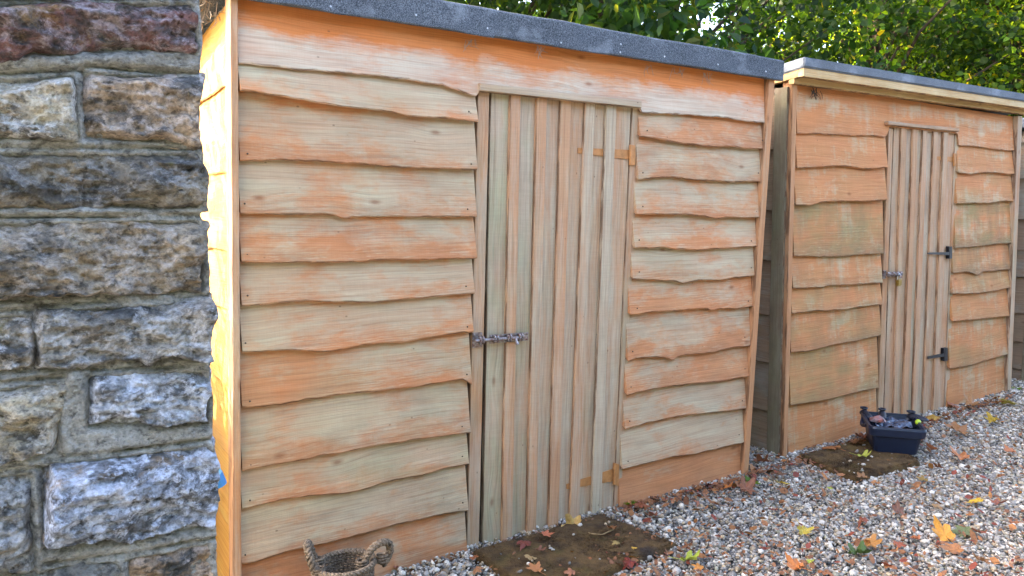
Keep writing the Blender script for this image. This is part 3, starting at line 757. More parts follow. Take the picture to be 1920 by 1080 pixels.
P8 = [(xl2 - e_, YF - e_, zb_ - .004), (xr2, YF - e_, zz(zb_, xr2) - .004), (xr2, 4.7, 2.0), (xl2 - e_, 4.7, 2.0), (xl2 - e_, YF - e_, za), (xr2, YF - e_, zz(za, xr2)), (xr2, 4.7, 2.09), (xl2 - e_, 4.7, 2.09)]
v = [bm.verts.new(p) for p in P8]
for q in ((0, 3, 2, 1), (4, 5, 6, 7), (0, 1, 5, 4), (1, 2, 6, 5), (2, 3, 7, 6), (3, 0, 4, 7)): bm.faces.new([v[k] for k in q])
bmesh.ops.bevel(bm, geom=bm.edges[:], offset=.006, segments=2, affect='EDGES')
frombm('felt_sheet', bm, M_FELT2, roof2)
XL2 = lambda z: pz(1487, 155, 1469, 858, z, .034, Y2)[0] + .004
XR2 = lambda z: pz(1917, 225, 1896, 731, z, .034, Y2)[0] - .004
body('carcass', shed2, [(XL2(0) + .03, Y2 + .016, -.03), (XR2(0) - .03, Y2 + .016, -.03), (XR2(0) - .03, 4.55, -.03), (XL2(0) + .03, 4.55, -.03),
                      (XL2(2.2) + .03, Y2 + .016, 2.17), (XR2(2.2) - .03, Y2 + .016, 2.17), (XR2(2.2) - .03, 4.55, 1.95), (XL2(2.2) + .03, 4.55, 1.95)], M_DARK)
js = [on_x(1455, y, 3.80).z for y in (180, 284, 395, 490, 590, 677, 770)] + [-.04]
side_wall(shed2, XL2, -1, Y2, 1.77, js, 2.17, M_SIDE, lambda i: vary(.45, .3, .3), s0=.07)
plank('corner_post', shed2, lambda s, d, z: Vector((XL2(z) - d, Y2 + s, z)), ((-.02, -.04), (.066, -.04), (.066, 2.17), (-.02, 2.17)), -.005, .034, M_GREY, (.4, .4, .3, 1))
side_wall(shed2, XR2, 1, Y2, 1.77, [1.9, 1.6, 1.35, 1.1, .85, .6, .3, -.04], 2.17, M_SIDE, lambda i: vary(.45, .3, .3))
bm = bmesh.new()
for k in range(16):
    a = on_y(1527 + RNG.gauss(0, 5), 168 + RNG.gauss(0, 3), Y2 - .03); b = on_y(1530 + RNG.gauss(0, 6), 176 + RNG.uniform(0, 12), Y2 - .032)
    tube_bm(bm, [a, a.lerp(b, .5) + Vector((0, -.006, 0)), b], [.0016, .002, .001], 4)
tag(frombm('cobwebs', bm, plain('sooty cobweb', (.06, .04, .03), .95), roof2), kind='stuff')

# ------------------------------------------------------------------ shed 3 (only its near side shows)
X3 = 7.02
shed3 = empty('shed', (8.4, 3.7, 0), 'dark side of the farthest shed at the right edge of the picture', 'shed', 'row of timber sheds')
XL3 = lambda z: X3
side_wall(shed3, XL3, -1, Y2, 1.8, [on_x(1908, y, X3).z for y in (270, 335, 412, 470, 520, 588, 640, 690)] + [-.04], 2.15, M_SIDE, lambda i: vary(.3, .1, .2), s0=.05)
plank('corner_post', shed3, lambda s, d, z: Vector((X3 - d, Y2 + s, z)), ((-.03, -.04), (.046, -.04), (.046, 2.17), (-.03, 2.17)), -.005, .034, M_GREY, (.4, .4, .3, 1))
F3 = mk_front(Y2)
zs3 = [1.84, 1.58, 1.30, 1.02, .80, .52, .28, -.04]; prev = None
for i, zj in enumerate(zs3):
    S = np.linspace(X3 + .002, X3 + 2.8, 20); lo = [(s, zj + .012 * float(n1(s * 3, i * 7)[0])) for s in S]
    lapboard('board', shed3, F3, lo, [(s, z + .034) for s, z in prev] if prev else [(S[0], 2.17), (S[-1], 2.17)], M_BOARD2, vary(.4, .3, .2), step=.06); prev = lo
body('carcass', shed3, [(X3 + .03, Y2 + .016, -.03), (X3 + 2.78, Y2 + .016, -.03), (X3 + 2.78, 4.55, -.03), (X3 + .03, 4.55, -.03), (X3 + .03, Y2 + .016, 2.17), (X3 + 2.78, Y2 + .016, 2.17), (X3 + 2.78, 4.55, 1.95), (X3 + .03, 4.55, 1.95)], M_DARK)
slab8('roof', shed3, X3 - .06, X3 + 2.9, Y2 - .1, 4.7, 2.27, 2.05, .08, M_FELT2)

# ------------------------------------------------------------------ stone wall
YW = 1.50
def wp(x, y): v = on_y(x, y, YW); return (v.x, v.z)
STONES = [  # left/right x, top-left/right y, bottom-left/right y (pixels), colour, lichen, bulge
    ((-60, 372), (14, 8), (112, 96), (.17, .085, .080), .70, .034),
    ((-60, 142), (150, 150), (262, 256), (.40, .37, .31), .75, .040),
    ((166, 381), (147, 152), (266, 262), (.44, .345, .275), .45, .028),
    ((-60, 384), (300, 290), (384, 390), (.19, .165, .130), .45, .034),
    ((-60, 390), (424, 418), (560, 545), (.30, .245, .185), .45, .040),
    ((-60, 58), (606, 602), (715, 700), (.38, .34, .29), .75, .028),
    ((68, 396), (594, 572), (688, 676), (.27, .255, .235), .65, .040),
    ((-60, 112), (738, 722), (868, 846), (.38, .33, .25), .6, .034),
    ((170, 398), (712, 694), (806, 792), (.38, .40, .45), .95, .040),
    ((-60, 68), (900, 888), (1090, 1075), (.31, .31, .31), .6, .030),
    ((92, 402), (872, 838), (1022, 990), (.34, .365, .44), 1.0, .042),
    ((84, 226), (1072, 1060), (1190, 1175), (.22, .21, .19), .4, .028),
    ((244, 406), (1048, 1026), (1170, 1150), (.46, .32, .21), .5, .026),
    ((-60, 70), (1104, 1090), (1200, 1190), (.28, .26, .23), .5, .028),
    ((-60, 150), (-110, -110), (-4, -8), (.28, .28, .26), .5, .028),
    ((172, 372), (-116, -120), (-12, -14), (.26, .25, .24), .6, .028),
]
wall = empty('stone_wall', (-.2, YW + .22, 0), 'rough stone wall with lime mortar in the left foreground', 'wall')
rects = []
for (xl_, xr_), (tl_, tr_), (bl_, br_), colr, lich, bulge in STONES:
    g_ = 11; j_ = lambda: RNG.uniform(-9, 9); er = xr_ + (0 if xr_ > 365 else g_)
    rects.append((wp(xl_ - g_ + j_(), bl_ + g_ + j_()), wp(er, br_ + g_ + j_() * .6), wp(er, tr_ - g_ + j_() * .6), wp(xl_ - g_ + j_(), tl_ - g_ + j_()), colr, lich, bulge))
# courses out of view: below and to the left, up to the coping
XE = wp(395, 600)[0]
z = wp(200, 1190)[1] - .03
while z > .03:
    h = min(.14, z); x = XE
    while x > -1.6:
        wd = RNG.uniform(.2, .34); rects.append(((x - wd, z - h + .012), (x - .01, z - h + .012), (x - .01, z - .012), (x - wd, z - .012), (.24, .22, .19), .5, .026)); x -= wd + .02
    z -= h + .02
XLE = wp(-75, 500)[0]; z = 2.26
while z > .45:
    h = RNG.uniform(.11, .16); x = XLE
    while x > -1.6:
        wd = RNG.uniform(.2, .34); rects.append(((x - wd, z - h), (x - .012, z - h), (x - .012, z), (x - wd, z), (.24, .22, .19), .5, .026)); x -= wd + .025
    z -= h + .03
zt_ = wp(100, -130)[1]
z = zt_ + .02
while z < 2.2:
    h = .13; x = XE - .02
    while x > XLE:
        wd = min(RNG.uniform(.2, .3), max(.1, x - XLE)); rects.append(((x - wd, z), (x - .012, z), (x - .012, z + h), (x - wd, z + h), (.22, .21, .19), .5, .026)); x -= wd + .025
    z += h + .03
def sdf_rects(X, Z):
    out = np.full(X.shape, 9.0)
    for bl_, br_, tr_, tl_, *_ in rects:
        u = np.clip((X - bl_[0]) / max(br_[0] - bl_[0], 1e-3), 0, 1)
        zb = bl_[1] + (br_[1] - bl_[1]) * u; zt = tl_[1] + (tr_[1] - tl_[1]) * u
        dx = np.maximum(bl_[0] - X, X - br_[0]); dz = np.maximum(zb - Z, Z - zt)
        d = np.where((dx > 0) & (dz > 0), np.hypot(np.maximum(dx, 0), np.maximum(dz, 0)), np.maximum(dx, dz))
        out = np.minimum(out, d)
    return out
def stone(bl_, br_, tr_, tl_, colr, lich, bulge, idx):
    Wd = br_[0] - bl_[0]; Hd = tl_[1] - bl_[1]
    vis = idx < len(STONES)
    nu = int(min(90, max(10, Wd / (.0035 if vis else .03)))); nv = int(min(50, max(8, Hd / (.0035 if vis else .03))))
    endstone = br_[0] > XE - .035
    u, v = np.meshgrid(np.linspace(0, 1, nu + 1), np.linspace(0, 1, nv + 1))
    X = (bl_[0] + (br_[0] - bl_[0]) * u) * (1 - v) + (tl_[0] + (tr_[0] - tl_[0]) * u) * v
    Z = (bl_[1] * (1 - u) + br_[1] * u) * (1 - v) + (tl_[1] * (1 - u) + tr_[1] * u) * v
    # ragged outline
    P = np.stack([X.ravel() * 14, Z.ravel() * 14, np.full(X.size, idx * 3.1)], 1)
    wx = fbm(P, 4, idx).reshape(X.shape); wz = fbm(P + 50, 4, idx + 90).reshape(X.shape)
    X = X + wx * .022; Z = Z + wz * .020
    rs = np.random.default_rng(idx + 400)
    def ease(x): x = np.clip(x, 0, 1); return x * x * (3 - 2 * x)
    jag = fbm(np.stack([X.ravel() * 26, Z.ravel() * 26, np.full(X.size, idx * 1.1)], 1), 4, idx + 3).reshape(X.shape)
    du = np.minimum(u, (1 - u) if not endstone else 9) * Wd; dt = (1 - v) * Hd; db = v * Hd
    if endstone: du = np.minimum(du, (1 - u) * Wd * 2.2 + .006)
    prof = ease((du + jag * .008) / .016) * ease((dt + jag * .010) / .026) * ease((db + jag * .018 - .007) / .009)
    # broken facets: the lowest of a few tilted planes
    fx = (u - .5) * Wd; fz_ = (v - .5) * Hd; fac = np.full(X.shape, 9.0)
    for k in range(6):
        ax_, az_ = rs.normal(0, .22), rs.normal(0, .34); fac = np.minimum(fac, rs.uniform(-.004, .014) + ax_ * (fx - rs.uniform(-.4, .4) * Wd) + az_ * (fz_ - rs.uniform(-.3, .3) * Hd))
    fac = np.clip(fac, -.024, .02)
    Q = np.stack([X.ravel() * 9, Z.ravel() * 16, np.full(X.size, idx * 1.7)], 1)
    a = fbm(Q, 6, idx + 7, .55).reshape(X.shape)
    Q2 = np.stack([X.ravel() * 20, Z.ravel() * 60, np.full(X.size, idx * 2.3)], 1)
    r = fbm(Q2, 4, idx + 31, .55, True).reshape(X.shape)
    Q3 = np.stack([X.ravel() * 80, Z.ravel() * 110, np.full(X.size, idx * .3)], 1)
    g = fbm(Q3, 3, idx + 53).reshape(X.shape)
    ledge = np.round(a * 5 + .3) / 5 * .65 + a * .35          # bedding planes break in steps
    h = -.014 + prof * (bulge + .010 + fac + ledge * .040 + r * .012) + g * .0060 * (.4 + prof)
    Yv = YW - h
    n_ = (nu + 1) * (nv + 1); verts = np.stack([X.ravel(), Yv.ravel(), Z.ravel()], 1)
    grid = np.arange(n_).reshape(nv + 1, nu + 1)
    quads = np.stack([grid[:-1, :-1], grid[:-1, 1:], grid[1:, 1:], grid[1:, :-1]], -1).reshape(-1, 4)
    ring = np.concatenate([grid[0, :], grid[1:, -1], grid[-1, -2::-1], grid[-2:0:-1, 0]])
    depth = .42 if endstone else .06
    back = verts[ring].copy(); ytar = YW + depth
    steps = 12 if endstone else 2; allv = [verts]; last = ring; fq = [quads]; base = n_
    for k in range(1, steps + 1):
        b = back.copy(); t = k / steps; b[:, 1] = back[:, 1] + (ytar - back[:, 1]) * t
        nz = fbm(np.stack([b[:, 0] * 14, b[:, 1] * 14, b[:, 2] * 14], 1), 3, idx)
        cx, cz = X.mean(), Z.mean()
        if endstone: b[:, 0] += np.where(b[:, 0] > cx, nz * .010, 0)
        allv.append(b); cur = np.arange(base, base + len(ring)); base += len(ring)
        fq.append(np.stack([last, np.roll(last, -1), np.roll(cur, -1), cur], 1)[:, ::-1]); last = cur
    V = np.concatenate(allv); Fq = np.concatenate(fq)
    me = fast_mesh('stone', V, np.concatenate([Fq.ravel(), last]), [4] * len(Fq) + [len(last)])
    return linkmesh('stone', me, M_STONE, wall, (*colr, lich), smooth=True)
for i, r in enumerate(rects): stone(*r, i)
# mortar: strap pointing standing a little proud between the stones, sunk behind them
gx = np.concatenate([np.arange(-1.62, -.20, .02), np.arange(-.20, XE - .012, .004)]); gz = np.arange(-.03, 2.24, .005)
GX, GZ = np.meshgrid(gx, gz)
_ez = [wp(x_, y_) for x_, y_ in ((405, 1080), (400, 900), (396, 750), (393, 620), (387, 480), (381, 340), (378, 200), (369, 0))]
_end = np.interp(GZ, [e_[1] for e_ in _ez], [e_[0] for e_ in _ez]) + fbm(np.stack([GZ.ravel() * 22, GZ.ravel() * 0, GZ.ravel() * 0], 1), 4, 2).reshape(GZ.shape) * .008
GX = GX + (_end - gx[-1]) * np.clip((GX - gx[-1] + .12) / .12, 0, 1) ** 2
d = sdf_rects(GX, GZ)
groove = np.zeros(GX.shape)                                # frost has opened a crack between each stone's head and the strap above it
for bl_, br_, tr_, tl_, *_ in rects:
    u_ = (GX - tl_[0]) / max(tr_[0] - tl_[0], 1e-3); zt_l = tl_[1] + (tr_[1] - tl_[1]) * np.clip(u_, 0, 1) + .004
    groove = np.maximum(groove, np.exp(-((GZ - zt_l) / .0045) ** 2) * ((u_ > .02) & (u_ < 1.02)))
groove *= .5 + .5 * np.clip(fbm(np.stack([GX.ravel() * 11, GZ.ravel() * 11, GX.ravel() * 0 + 2], 1), 3, 12).reshape(GX.shape) * 2 + .5, 0, 1)
nn = fbm(np.stack([GX.ravel() * 30, GZ.ravel() * 30, GX.ravel() * 0], 1), 5, 3).reshape(GX.shape)
ng = fbm(np.stack([GX.ravel() * 110, GZ.ravel() * 110, GX.ravel() * 0], 1), 3, 5).reshape(GX.shape)
n2 = fbm(np.stack([GX.ravel() * 7, GZ.ravel() * 12, GX.ravel() * 0 + 4], 1), 3, 8).reshape(GX.shape)
h = -.014 - .022 * groove + .022 * np.clip((d + .012) / .012, 0, 1) ** .7 + nn * .009 + n2 * .010 + ng * .005
# weathering: the strap breaks away just above each stone's head, leaving a crack under it
V = np.stack([GX.ravel(), (YW - h).ravel(), GZ.ravel()], 1); grid = np.arange(GX.size).reshape(GX.shape)
q = np.stack([grid[:-1, :-1], grid[:-1, 1:], grid[1:, 1:], grid[1:, :-1]], -1).reshape(-1, 4)
# end and back of the core
rc = grid[:, -1]; nb = len(V); bk = V[rc].copy(); bk[:, 1] = YW + .43; bk[:, 0] += fbm(np.stack([bk[:, 2] * 12, bk[:, 2] * 0, bk[:, 2] * 0 + 5], 1), 3, 4) * .006
bl = V[grid[:, 0]].copy(); bl[:, 1] = YW + .43
V = np.concatenate([V, bk, bl]); cb = np.arange(nb, nb + len(rc)); cl_ = np.arange(nb + len(rc), nb + 2 * len(rc))
q = np.concatenate([q, np.stack([rc[:-1], cb[:-1], cb[1:], rc[1:]], 1), np.stack([cb[:-1], cl_[:-1], cl_[1:], cb[1:]], 1)])
linkmesh('mortar', fast_mesh('mortar', V, q.ravel(), [4] * len(q)), M_MORTAR, wall, smooth=True)
bm = bmesh.new(); box_bm(bm, (-1.62, YW - .02, 2.235), (XE + .01, YW + .45, 2.31)); bmesh.ops.bevel(bm, geom=bm.edges[:], offset=.015, segments=2, affect='EDGES')
frombm('coping', bm, M_STONE, wall, (.22, .21, .19, .5))

# pale blue pipe behind the wall
pp = empty('pipe', (0, YW + .6, .7), 'pale blue plastic pipe end poking out behind the stone wall', 'pipe')
e = on_y(408, 905, 2.36)
bm = bmesh.new(); a0 = Vector((-.55, 2.06, 1.55)); tube_bm(bm, [a0, Vector((.20, 2.24, 1.02)), on_y(398, 872, 2.34), e + Vector((-.006, -.002, .022))], .021, 14)
frombm('pipe_run', bm, M_PIPE, pp, smooth=False)
bm = bmesh.new(); tube_bm(bm, [e + Vector((-.008, -.003, .030)), e + Vector((.005, .0, -.008))], .0232, 14); frombm('collar', bm, M_PIPEEND, pp)

# ------------------------------------------------------------------ doormats
def mat_on_ground(name, corners, label, zt=.022):
    c = [Vector((*p[:2], 0)) for p in corners]; n, m = 44, 30
    bm = bmesh.new(); sd_ = RNG.randrange(999); G = []
    for j in range(m + 1):
        row = []
        for i in range(n + 1):
            u, v = i / n, j / m
            p = c[0].lerp(c[1], u).lerp(c[3].lerp(c[2], u), v)
            row.append(p)
        G.append(row)
    P = np.array([[p.x, p.y, 0] for r in G for p in r])
    wob = fbm(P * 40, 3, sd_); hgt = fbm(P * 7, 4, sd_ + 5); hf = fbm(P * 90, 2, sd_ + 6)
    k = 0; V = []
    for j in range(m + 1):
        row = []
        for i in range(n + 1):
            p = G[j][i]; edge = min(i, n - i, j, m - j)
            row.append(bm.verts.new((p.x + wob[k] * .006, p.y + wob[-k - 1] * .006, zt + hgt[k] * .009 + hf[k] * .003 - (.016 if edge == 0 else 0)))); k += 1
        V.append(row)
    for j in range(m):
        for i in range(n): bm.faces.new((V[j][i], V[j][i + 1], V[j + 1][i + 1], V[j + 1][i]))
    edge = [V[0][i] for i in range(n + 1)] + [V[j][n] for j in range(1, m + 1)] + [V[m][i] for i in range(n - 1, -1, -1)] + [V[j][0] for j in range(m - 1, 0, -1)]
    low = [bm.verts.new((v_.co.x, v_.co.y, -.012)) for v_ in edge]
    for i in range(len(edge)): bm.faces.new((edge[i], low[i], low[(i + 1) % len(edge)], edge[(i + 1) % len(edge)]))
    o = frombm(name, bm, M_COIR, smooth=True)
    nb_ = 9000; u, v_ = NPR.uniform(-.008, 1.008, nb_), NPR.uniform(-.01, 1.01, nb_); cc = np.array([[q.x, q.y] for q in c])
    pb = (cc[0] * (1 - u[:, None]) + cc[1] * u[:, None]) * (1 - v_[:, None]) + (cc[3] * (1 - u[:, None]) + cc[2] * u[:, None]) * v_[:, None]
    d_ = NPR.normal(0, 1, (nb_, 3)) * np.array([1, 1, .35]) + np.array([0, 0, .5]); d_ /= np.linalg.norm(d_, axis=1)[:, None]; L_ = NPR.uniform(.006, .018, nb_)[:, None]
    b0 = np.stack([pb[:, 0], pb[:, 1], np.full(nb_, zt - .002)], 1); sd2 = np.cross(d_, NPR.normal(0, 1, (nb_, 3))); sd2 /= np.linalg.norm(sd2, axis=1)[:, None]
    Vb = np.stack([b0 - sd2 * .0012, b0 + sd2 * .0012, b0 + d_ * L_], 1).reshape(-1, 3)
    tag(linkmesh('pile', fast_mesh('pile', Vb, np.arange(nb_ * 3), np.full(nb_, 3)), M_COIR, o), kind='stuff'); return tag(o, label, 'doormat', 'doormats outside the sheds')
mc1 = [on_z(884, 1036, .02), on_z(1126, 966, .02), on_z(1272, 1021, .02), on_z(1010, 1130, .02)]
mat_on_ground('doormat', mc1, 'wet brown coir doormat before the door of the nearest shed', .034)
mc2 = [on_z(1500, 856, .03), on_z(1640, 818, .03), on_z(1726, 866, .03), on_z(1606, 895, .03)]
mat_on_ground('doormat', mc2, 'mossy coir doormat under the blue tub at the second shed', .040)

# ------------------------------------------------------------------ gravel
def inside(poly, X, Y, grow=0.0):
    c = sum((Vector((p[0], p[1])) for p in poly), Vector((0, 0))) / len(poly); ok = np.ones(X.shape, bool)
    for i in range(len(poly)):
        a = Vector(poly[i][:2]); b = Vector(poly[(i + 1) % len(poly)][:2]); t = (b - a).normalized(); nrm = Vector((-t.y, t.x))
        if nrm.dot(c - a) < 0: nrm = -nrm
        ok &= ((X - a.x) * nrm.x + (Y - a.y) * nrm.y) > -grow
    return ok
def pebbles():
    ico = bmesh.new(); bmesh.ops.create_icosphere(ico, subdivisions=1, radius=1.0)
    bv = np.array([v_.co[:] for v_ in ico.verts]); bf = np.array([[v_.index for v_ in f.verts] for f in ico.faces]); ico.free()
    protos = []
    for k in range(24):
        v_ = bv * (1 + NPR.uniform(-.28, .22, (len(bv), 1))); v_ = v_ * np.array([1.0, NPR.uniform(.62, .95), NPR.uniform(.38, .7)]); protos.append(v_)
    protos = np.array(protos)
    N = 300000
    X = NPR.uniform(.55, 9.5, N); Y = NPR.uniform(.35, 3.1, N)
    v3 = np.stack([X, Y, np.full(N, -CAMH)], 1); f = v3 @ np.array(CF); sx = 960 + FPX * (v3 @ np.array(CR)) / f; sy = 540 - FPX * (v3 @ np.array(CU)) / f
    keep = (f > .5) & (sx > 430) & (sx < 2350) & (sy < 1330)
    front = np.where(X < 3.42, Y1 - .002, Y2 - .002); gap = ((X > 3.46) & (X < 3.78)) | ((X > 6.62) & (X < 6.98))
    keep &= (Y < front) | gap
    keep &= (~inside(mc1, X, Y, -.02) | (NPR.uniform(0, 1, N) < .012)) & (~inside(mc2, X, Y, -.02) | (NPR.uniform(0, 1, N) < .02))
    far = np.clip((f - 3) / 6, 0, 1); keep &= NPR.uniform(0, 1, N) > far * .45
    X, Y, far = X[keep], Y[keep], far[keep]
    if len(X) > 105000: X, Y, far = X[:105000], Y[:105000], far[:105000]
    n = len(X)
    size = np.clip(NPR.lognormal(math.log(.0074), .45, n), .003, .024) * (1 + far * .25)
    yaw = NPR.uniform(0, 2 * pi, n); ta = NPR.normal(0, .45, n); tb = NPR.normal(0, .45, n)
    cy, sy_ = np.cos(yaw), np.sin(yaw); ca, sa = np.cos(ta), np.sin(ta); cb, sb = np.cos(tb), np.sin(tb)
    Rz = np.zeros((n, 3, 3)); Rz[:, 0, 0] = cy; Rz[:, 0, 1] = -sy_; Rz[:, 1, 0] = sy_; Rz[:, 1, 1] = cy; Rz[:, 2, 2] = 1
    Rx = np.zeros((n, 3, 3)); Rx[:, 0, 0] = 1; Rx[:, 1, 1] = ca; Rx[:, 1, 2] = -sa; Rx[:, 2, 1] = sa; Rx[:, 2, 2] = ca
    Ry = np.zeros((n, 3, 3)); Ry[:, 1, 1] = 1; Ry[:, 0, 0] = cb; Ry[:, 0, 2] = sb; Ry[:, 2, 0] = -sb; Ry[:, 2, 2] = cb
    R = Rz @ Rx @ Ry
    pr = protos[NPR.integers(0, len(protos), n)] * size[:, None, None]
    co = np.einsum('nij,nkj->nki', R, pr)
    und = fbm(np.stack([X * 2.2, Y * 2.2, X * 0], 1), 3, 77) * .012
    wallrise = .018 * np.exp(-np.maximum(np.where(X < 3.42, Y1, Y2) - Y, 0) / .07) + .03 * np.clip((X - 4.8) / 2, 0, 1) * np.exp(-np.maximum(Y2 - Y, 0) / .35)
    zc_ = NPR.uniform(-.004, .011, n) + und + wallrise
    onm = inside(mc1, X, Y, -.02) | inside(mc2, X, Y, -.02); zc_ = np.where(onm, .038 + size * .3, zc_)
    co += np.stack([X, Y, zc_], 1)[:, None, :]
    V = co.reshape(-1, 3); Fc = (bf[None] + (np.arange(n) * 12)[:, None, None]).reshape(-1, 3)
    me = fast_mesh('gravel', V, Fc.ravel(), np.full(len(Fc), 3))
    pal = np.array([(.44, .44, .43), (.36, .36, .36), (.27, .27, .275), (.20, .205, .215), (.33, .29, .22), (.24, .20, .15), (.125, .125, .13), (.50, .50, .50), (.27, .17, .115), (.20, .215, .19), (.55, .53, .49)])
    pw = np.array([.13, .15, .15, .14, .11, .08, .11, .05, .03, .05, .02]); pw /= pw.sum()
    c = pal[NPR.choice(len(pal), n, p=pw)] * NPR.uniform(.6, 1.3, (n, 1)) * np.array([1.06, .95, .79])
    vcolor(me, np.repeat(c, 12, 0))
    tag(linkmesh('gravel', me, M_GRAVEL), 'loose pale grey gravel spread before the sheds', 'gravel', kind='stuff')
pebbles()

# ------------------------------------------------------------------ blue tub
def make_tub():
    A = on_z(1639, 848, .035); B = on_z(1721, 855, .035)
    ux = (B - A).normalized(); uy = Vector((-ux.y, ux.x, 0)); 
    W = (B - A).length; Dp = .30; H = .165
    o = A + ux * W / 2 + uy * Dp / 2
    root = empty('plastic_tub', o, 'dark blue plastic tub of odds and ends at the second shed door', 'tub')
    def ring(z, ex, r=.03, n=6):
        hw, hd = W / 2 + ex, Dp / 2 + ex; pts = []
        for cx, cy, a0 in ((hw - r, hd - r, 0), (-hw + r, hd - r, pi / 2), (-hw + r, -hd + r, pi), (hw - r, -hd + r, 3 * pi / 2)):
            for k in range(n + 1):
                a = a0 + pi / 2 * k / n; pts.append(o + ux * (cx + r * cos(a)) + uy * (cy + r * sin(a)) + Vector((0, 0, z)))
        return pts
    def loft(name, rings, mat, cap0=True, cap1=False):
        bm = bmesh.new(); R = [[bm.verts.new(p) for p in r] for r in rings]; n = len(R[0])
        for i in range(len(R) - 1):
            for k in range(n): bm.faces.new((R[i][k], R[i][(k + 1) % n], R[i + 1][(k + 1) % n], R[i + 1][k]))
        if cap0: bm.faces.new(R[0][::-1])
        if cap1: bm.faces.new(R[-1])
        return frombm(name, bm, mat, root, smooth=False)
    loft('tub_body', [ring(0, -.006), ring(.006, 0), ring(.10, .016), ring(.104, .022), ring(.112, .022), ring(.118, .018), ring(H - .012, .026), ring(H - .013, .018), ring(.02, -.01)], M_TUB, True, True)
    loft('rim', [ring(H - .05, .0285, .034), ring(H - .052, .036, .038), ring(H - .012, .040, .04), ring(H, .036, .04), ring(H, .024, .03), ring(H - .02, .02, .03)], M_TUB, False)
    # end handle
    bm = bmesh.new(); pts = [o + ux * (-W / 2 - .035 - .016 * sin(pi * t)) + uy * (-.08 + .16 * t) + Vector((0, 0, H - .02 - .02 * sin(pi * t))) for t in np.linspace(0, 1, 9)]
    tube_bm(bm, pts, .011, 8); frombm('handle', bm, M_TUB, root)
    # contents, each lying loose in the tub
    bm = bmesh.new(); n = 16; sd_ = 5; G = []
    for j in range(n + 1):
        row = []
        for i in range(n + 1):
            p = o + ux * ((i / n - .5) * (W - .02)) + uy * ((j / n - .5) * (Dp - .04)); hh = float(fbm([[i * .33, j * .33, 2]], 3, sd_)[0])
            row.append(bm.verts.new(p + Vector((0, 0, H - .018 + .03 * hh))))
        G.append(row)
    for j in range(n):
        for i in range(n): bm.faces.new((G[j][i], G[j][i + 1], G[j + 1][i + 1], G[j + 1][i]))
    tag(frombm('plastic_sheet', bm, M_TUBIN), 'crumpled shiny plastic sheet lying inside the blue tub', 'plastic sheet')
    bm = bmesh.new(); p = on_y(1721, 797, o.y - .10)
    bmesh.ops.create_uvsphere(bm, u_segments=14, v_segments=9, radius=.018, matrix=Matrix.Translation(Vector((p.x, p.y, H + .030)))); tag(frombm('ball', bm, M_LIME, smooth=True), 'small lime green ball in the blue tub', 'ball')
    bm = bmesh.new(); p = o - ux * (W * .36) - uy * .02
    bmesh.ops.create_icosphere(bm, subdivisions=2, radius=.045, matrix=Matrix.Translation(p + Vector((0, 0, H + .002))) @ Matrix.Diagonal((1, 1, .4, 1)))
    for v_ in bm.verts: v_.co += Vector((RNG.gauss(0, .005), RNG.gauss(0, .005), RNG.gauss(0, .004)))
    tag(frombm('wrapper', bm, M_PAPER), 'crumpled red and white wrapper at the left end of the blue tub', 'wrapper')
    # dark rubber shoes resting on the back rim
    for k, (sx, tilt, lab) in enumerate(((-.13, .2, 'black rubber shoe on the back rim of the tub, left one of the pair'), (-.035, -.15, 'black rubber shoe on the back rim of the tub, beside the left one'), (.155, .9, 'dark rubber shoe lying across the right back corner of the tub'))):
        root2 = o + ux * sx + uy * (Dp / 2 - .01) + Vector((0, 0, H - .012)); bm = bmesh.new()
        ax = (uy * -cos(tilt) + ux * sin(tilt)); rr = []
        prof = [(-.050, .010, .008), (-.045, .022, .022), (-.02, .026, .032), (.01, .024, .027), (.04, .027, .019), (.065, .023, .014), (.078, .010, .006)]
        for t, wv, hv in prof:
            c0 = root2 + ax * t; sdv = Vector((-ax.y, ax.x, 0)); rr.append([bm.verts.new(c0 + sdv * wv * cos(q) + Vector((0, 0, hv * (sin(q) if sin(q) > 0 else .35 * sin(q))))) for q in np.linspace(0, 2 * pi, 12, endpoint=False)])
        for i in range(len(rr) - 1):
            for q in range(12): bm.faces.new((rr[i][q], rr[i][(q + 1) % 12], rr[i + 1][(q + 1) % 12], rr[i + 1][q]))
        bm.faces.new(rr[0][::-1]); bm.faces.new(rr[-1])
        tube_bm(bm, [root2 + ax * -.03 + Vector((-ax.y, ax.x, 0)) * .018 * cos(q) + ax * .022 * sin(q) + Vector((0, 0, .036)) for q in np.linspace(0, 2 * pi, 11)], .006, 6)
        tag(frombm('rubber_shoe', bm, M_BOOT, smooth=True), lab, 'shoe', 'shoes on the tub')
make_tub()

# ------------------------------------------------------------------ rope basket
def rope_bm(bm, path, R, strand, turns_per_m, ns=3, seg=7, closed=False, phase=0):
    path = [Vector(p) for p in path]; L = [0]
    for a, b in zip(path, path[1:]): L.append(L[-1] + (b - a).length)
    n = max(8, int(L[-1] / .0075)); pts = []
    for i in range(n + 1):
        s = L[-1] * i / n; k = max(0, min(len(path) - 2, int(np.searchsorted(L, s) - 1))); f_ = (s - L[k]) / max(1e-6, L[k + 1] - L[k]); pts.append((path[k].lerp(path[k + 1], f_), (path[k + 1] - path[k]).normalized(), s))
    for q in range(ns):
        sp = []
        for p, t, s in pts:
            a = t.cross(Vector((0, 0, 1)))
            if a.length < .1: a = t.cross(Vector((0, 1, 0)))
            a.normalize(); b = t.cross(a); an = phase + 2 * pi * (q / ns + s * turns_per_m); sp.append(p + (a * cos(an) + b * sin(an)) * R)
        tube_bm(bm, sp, strand, seg)
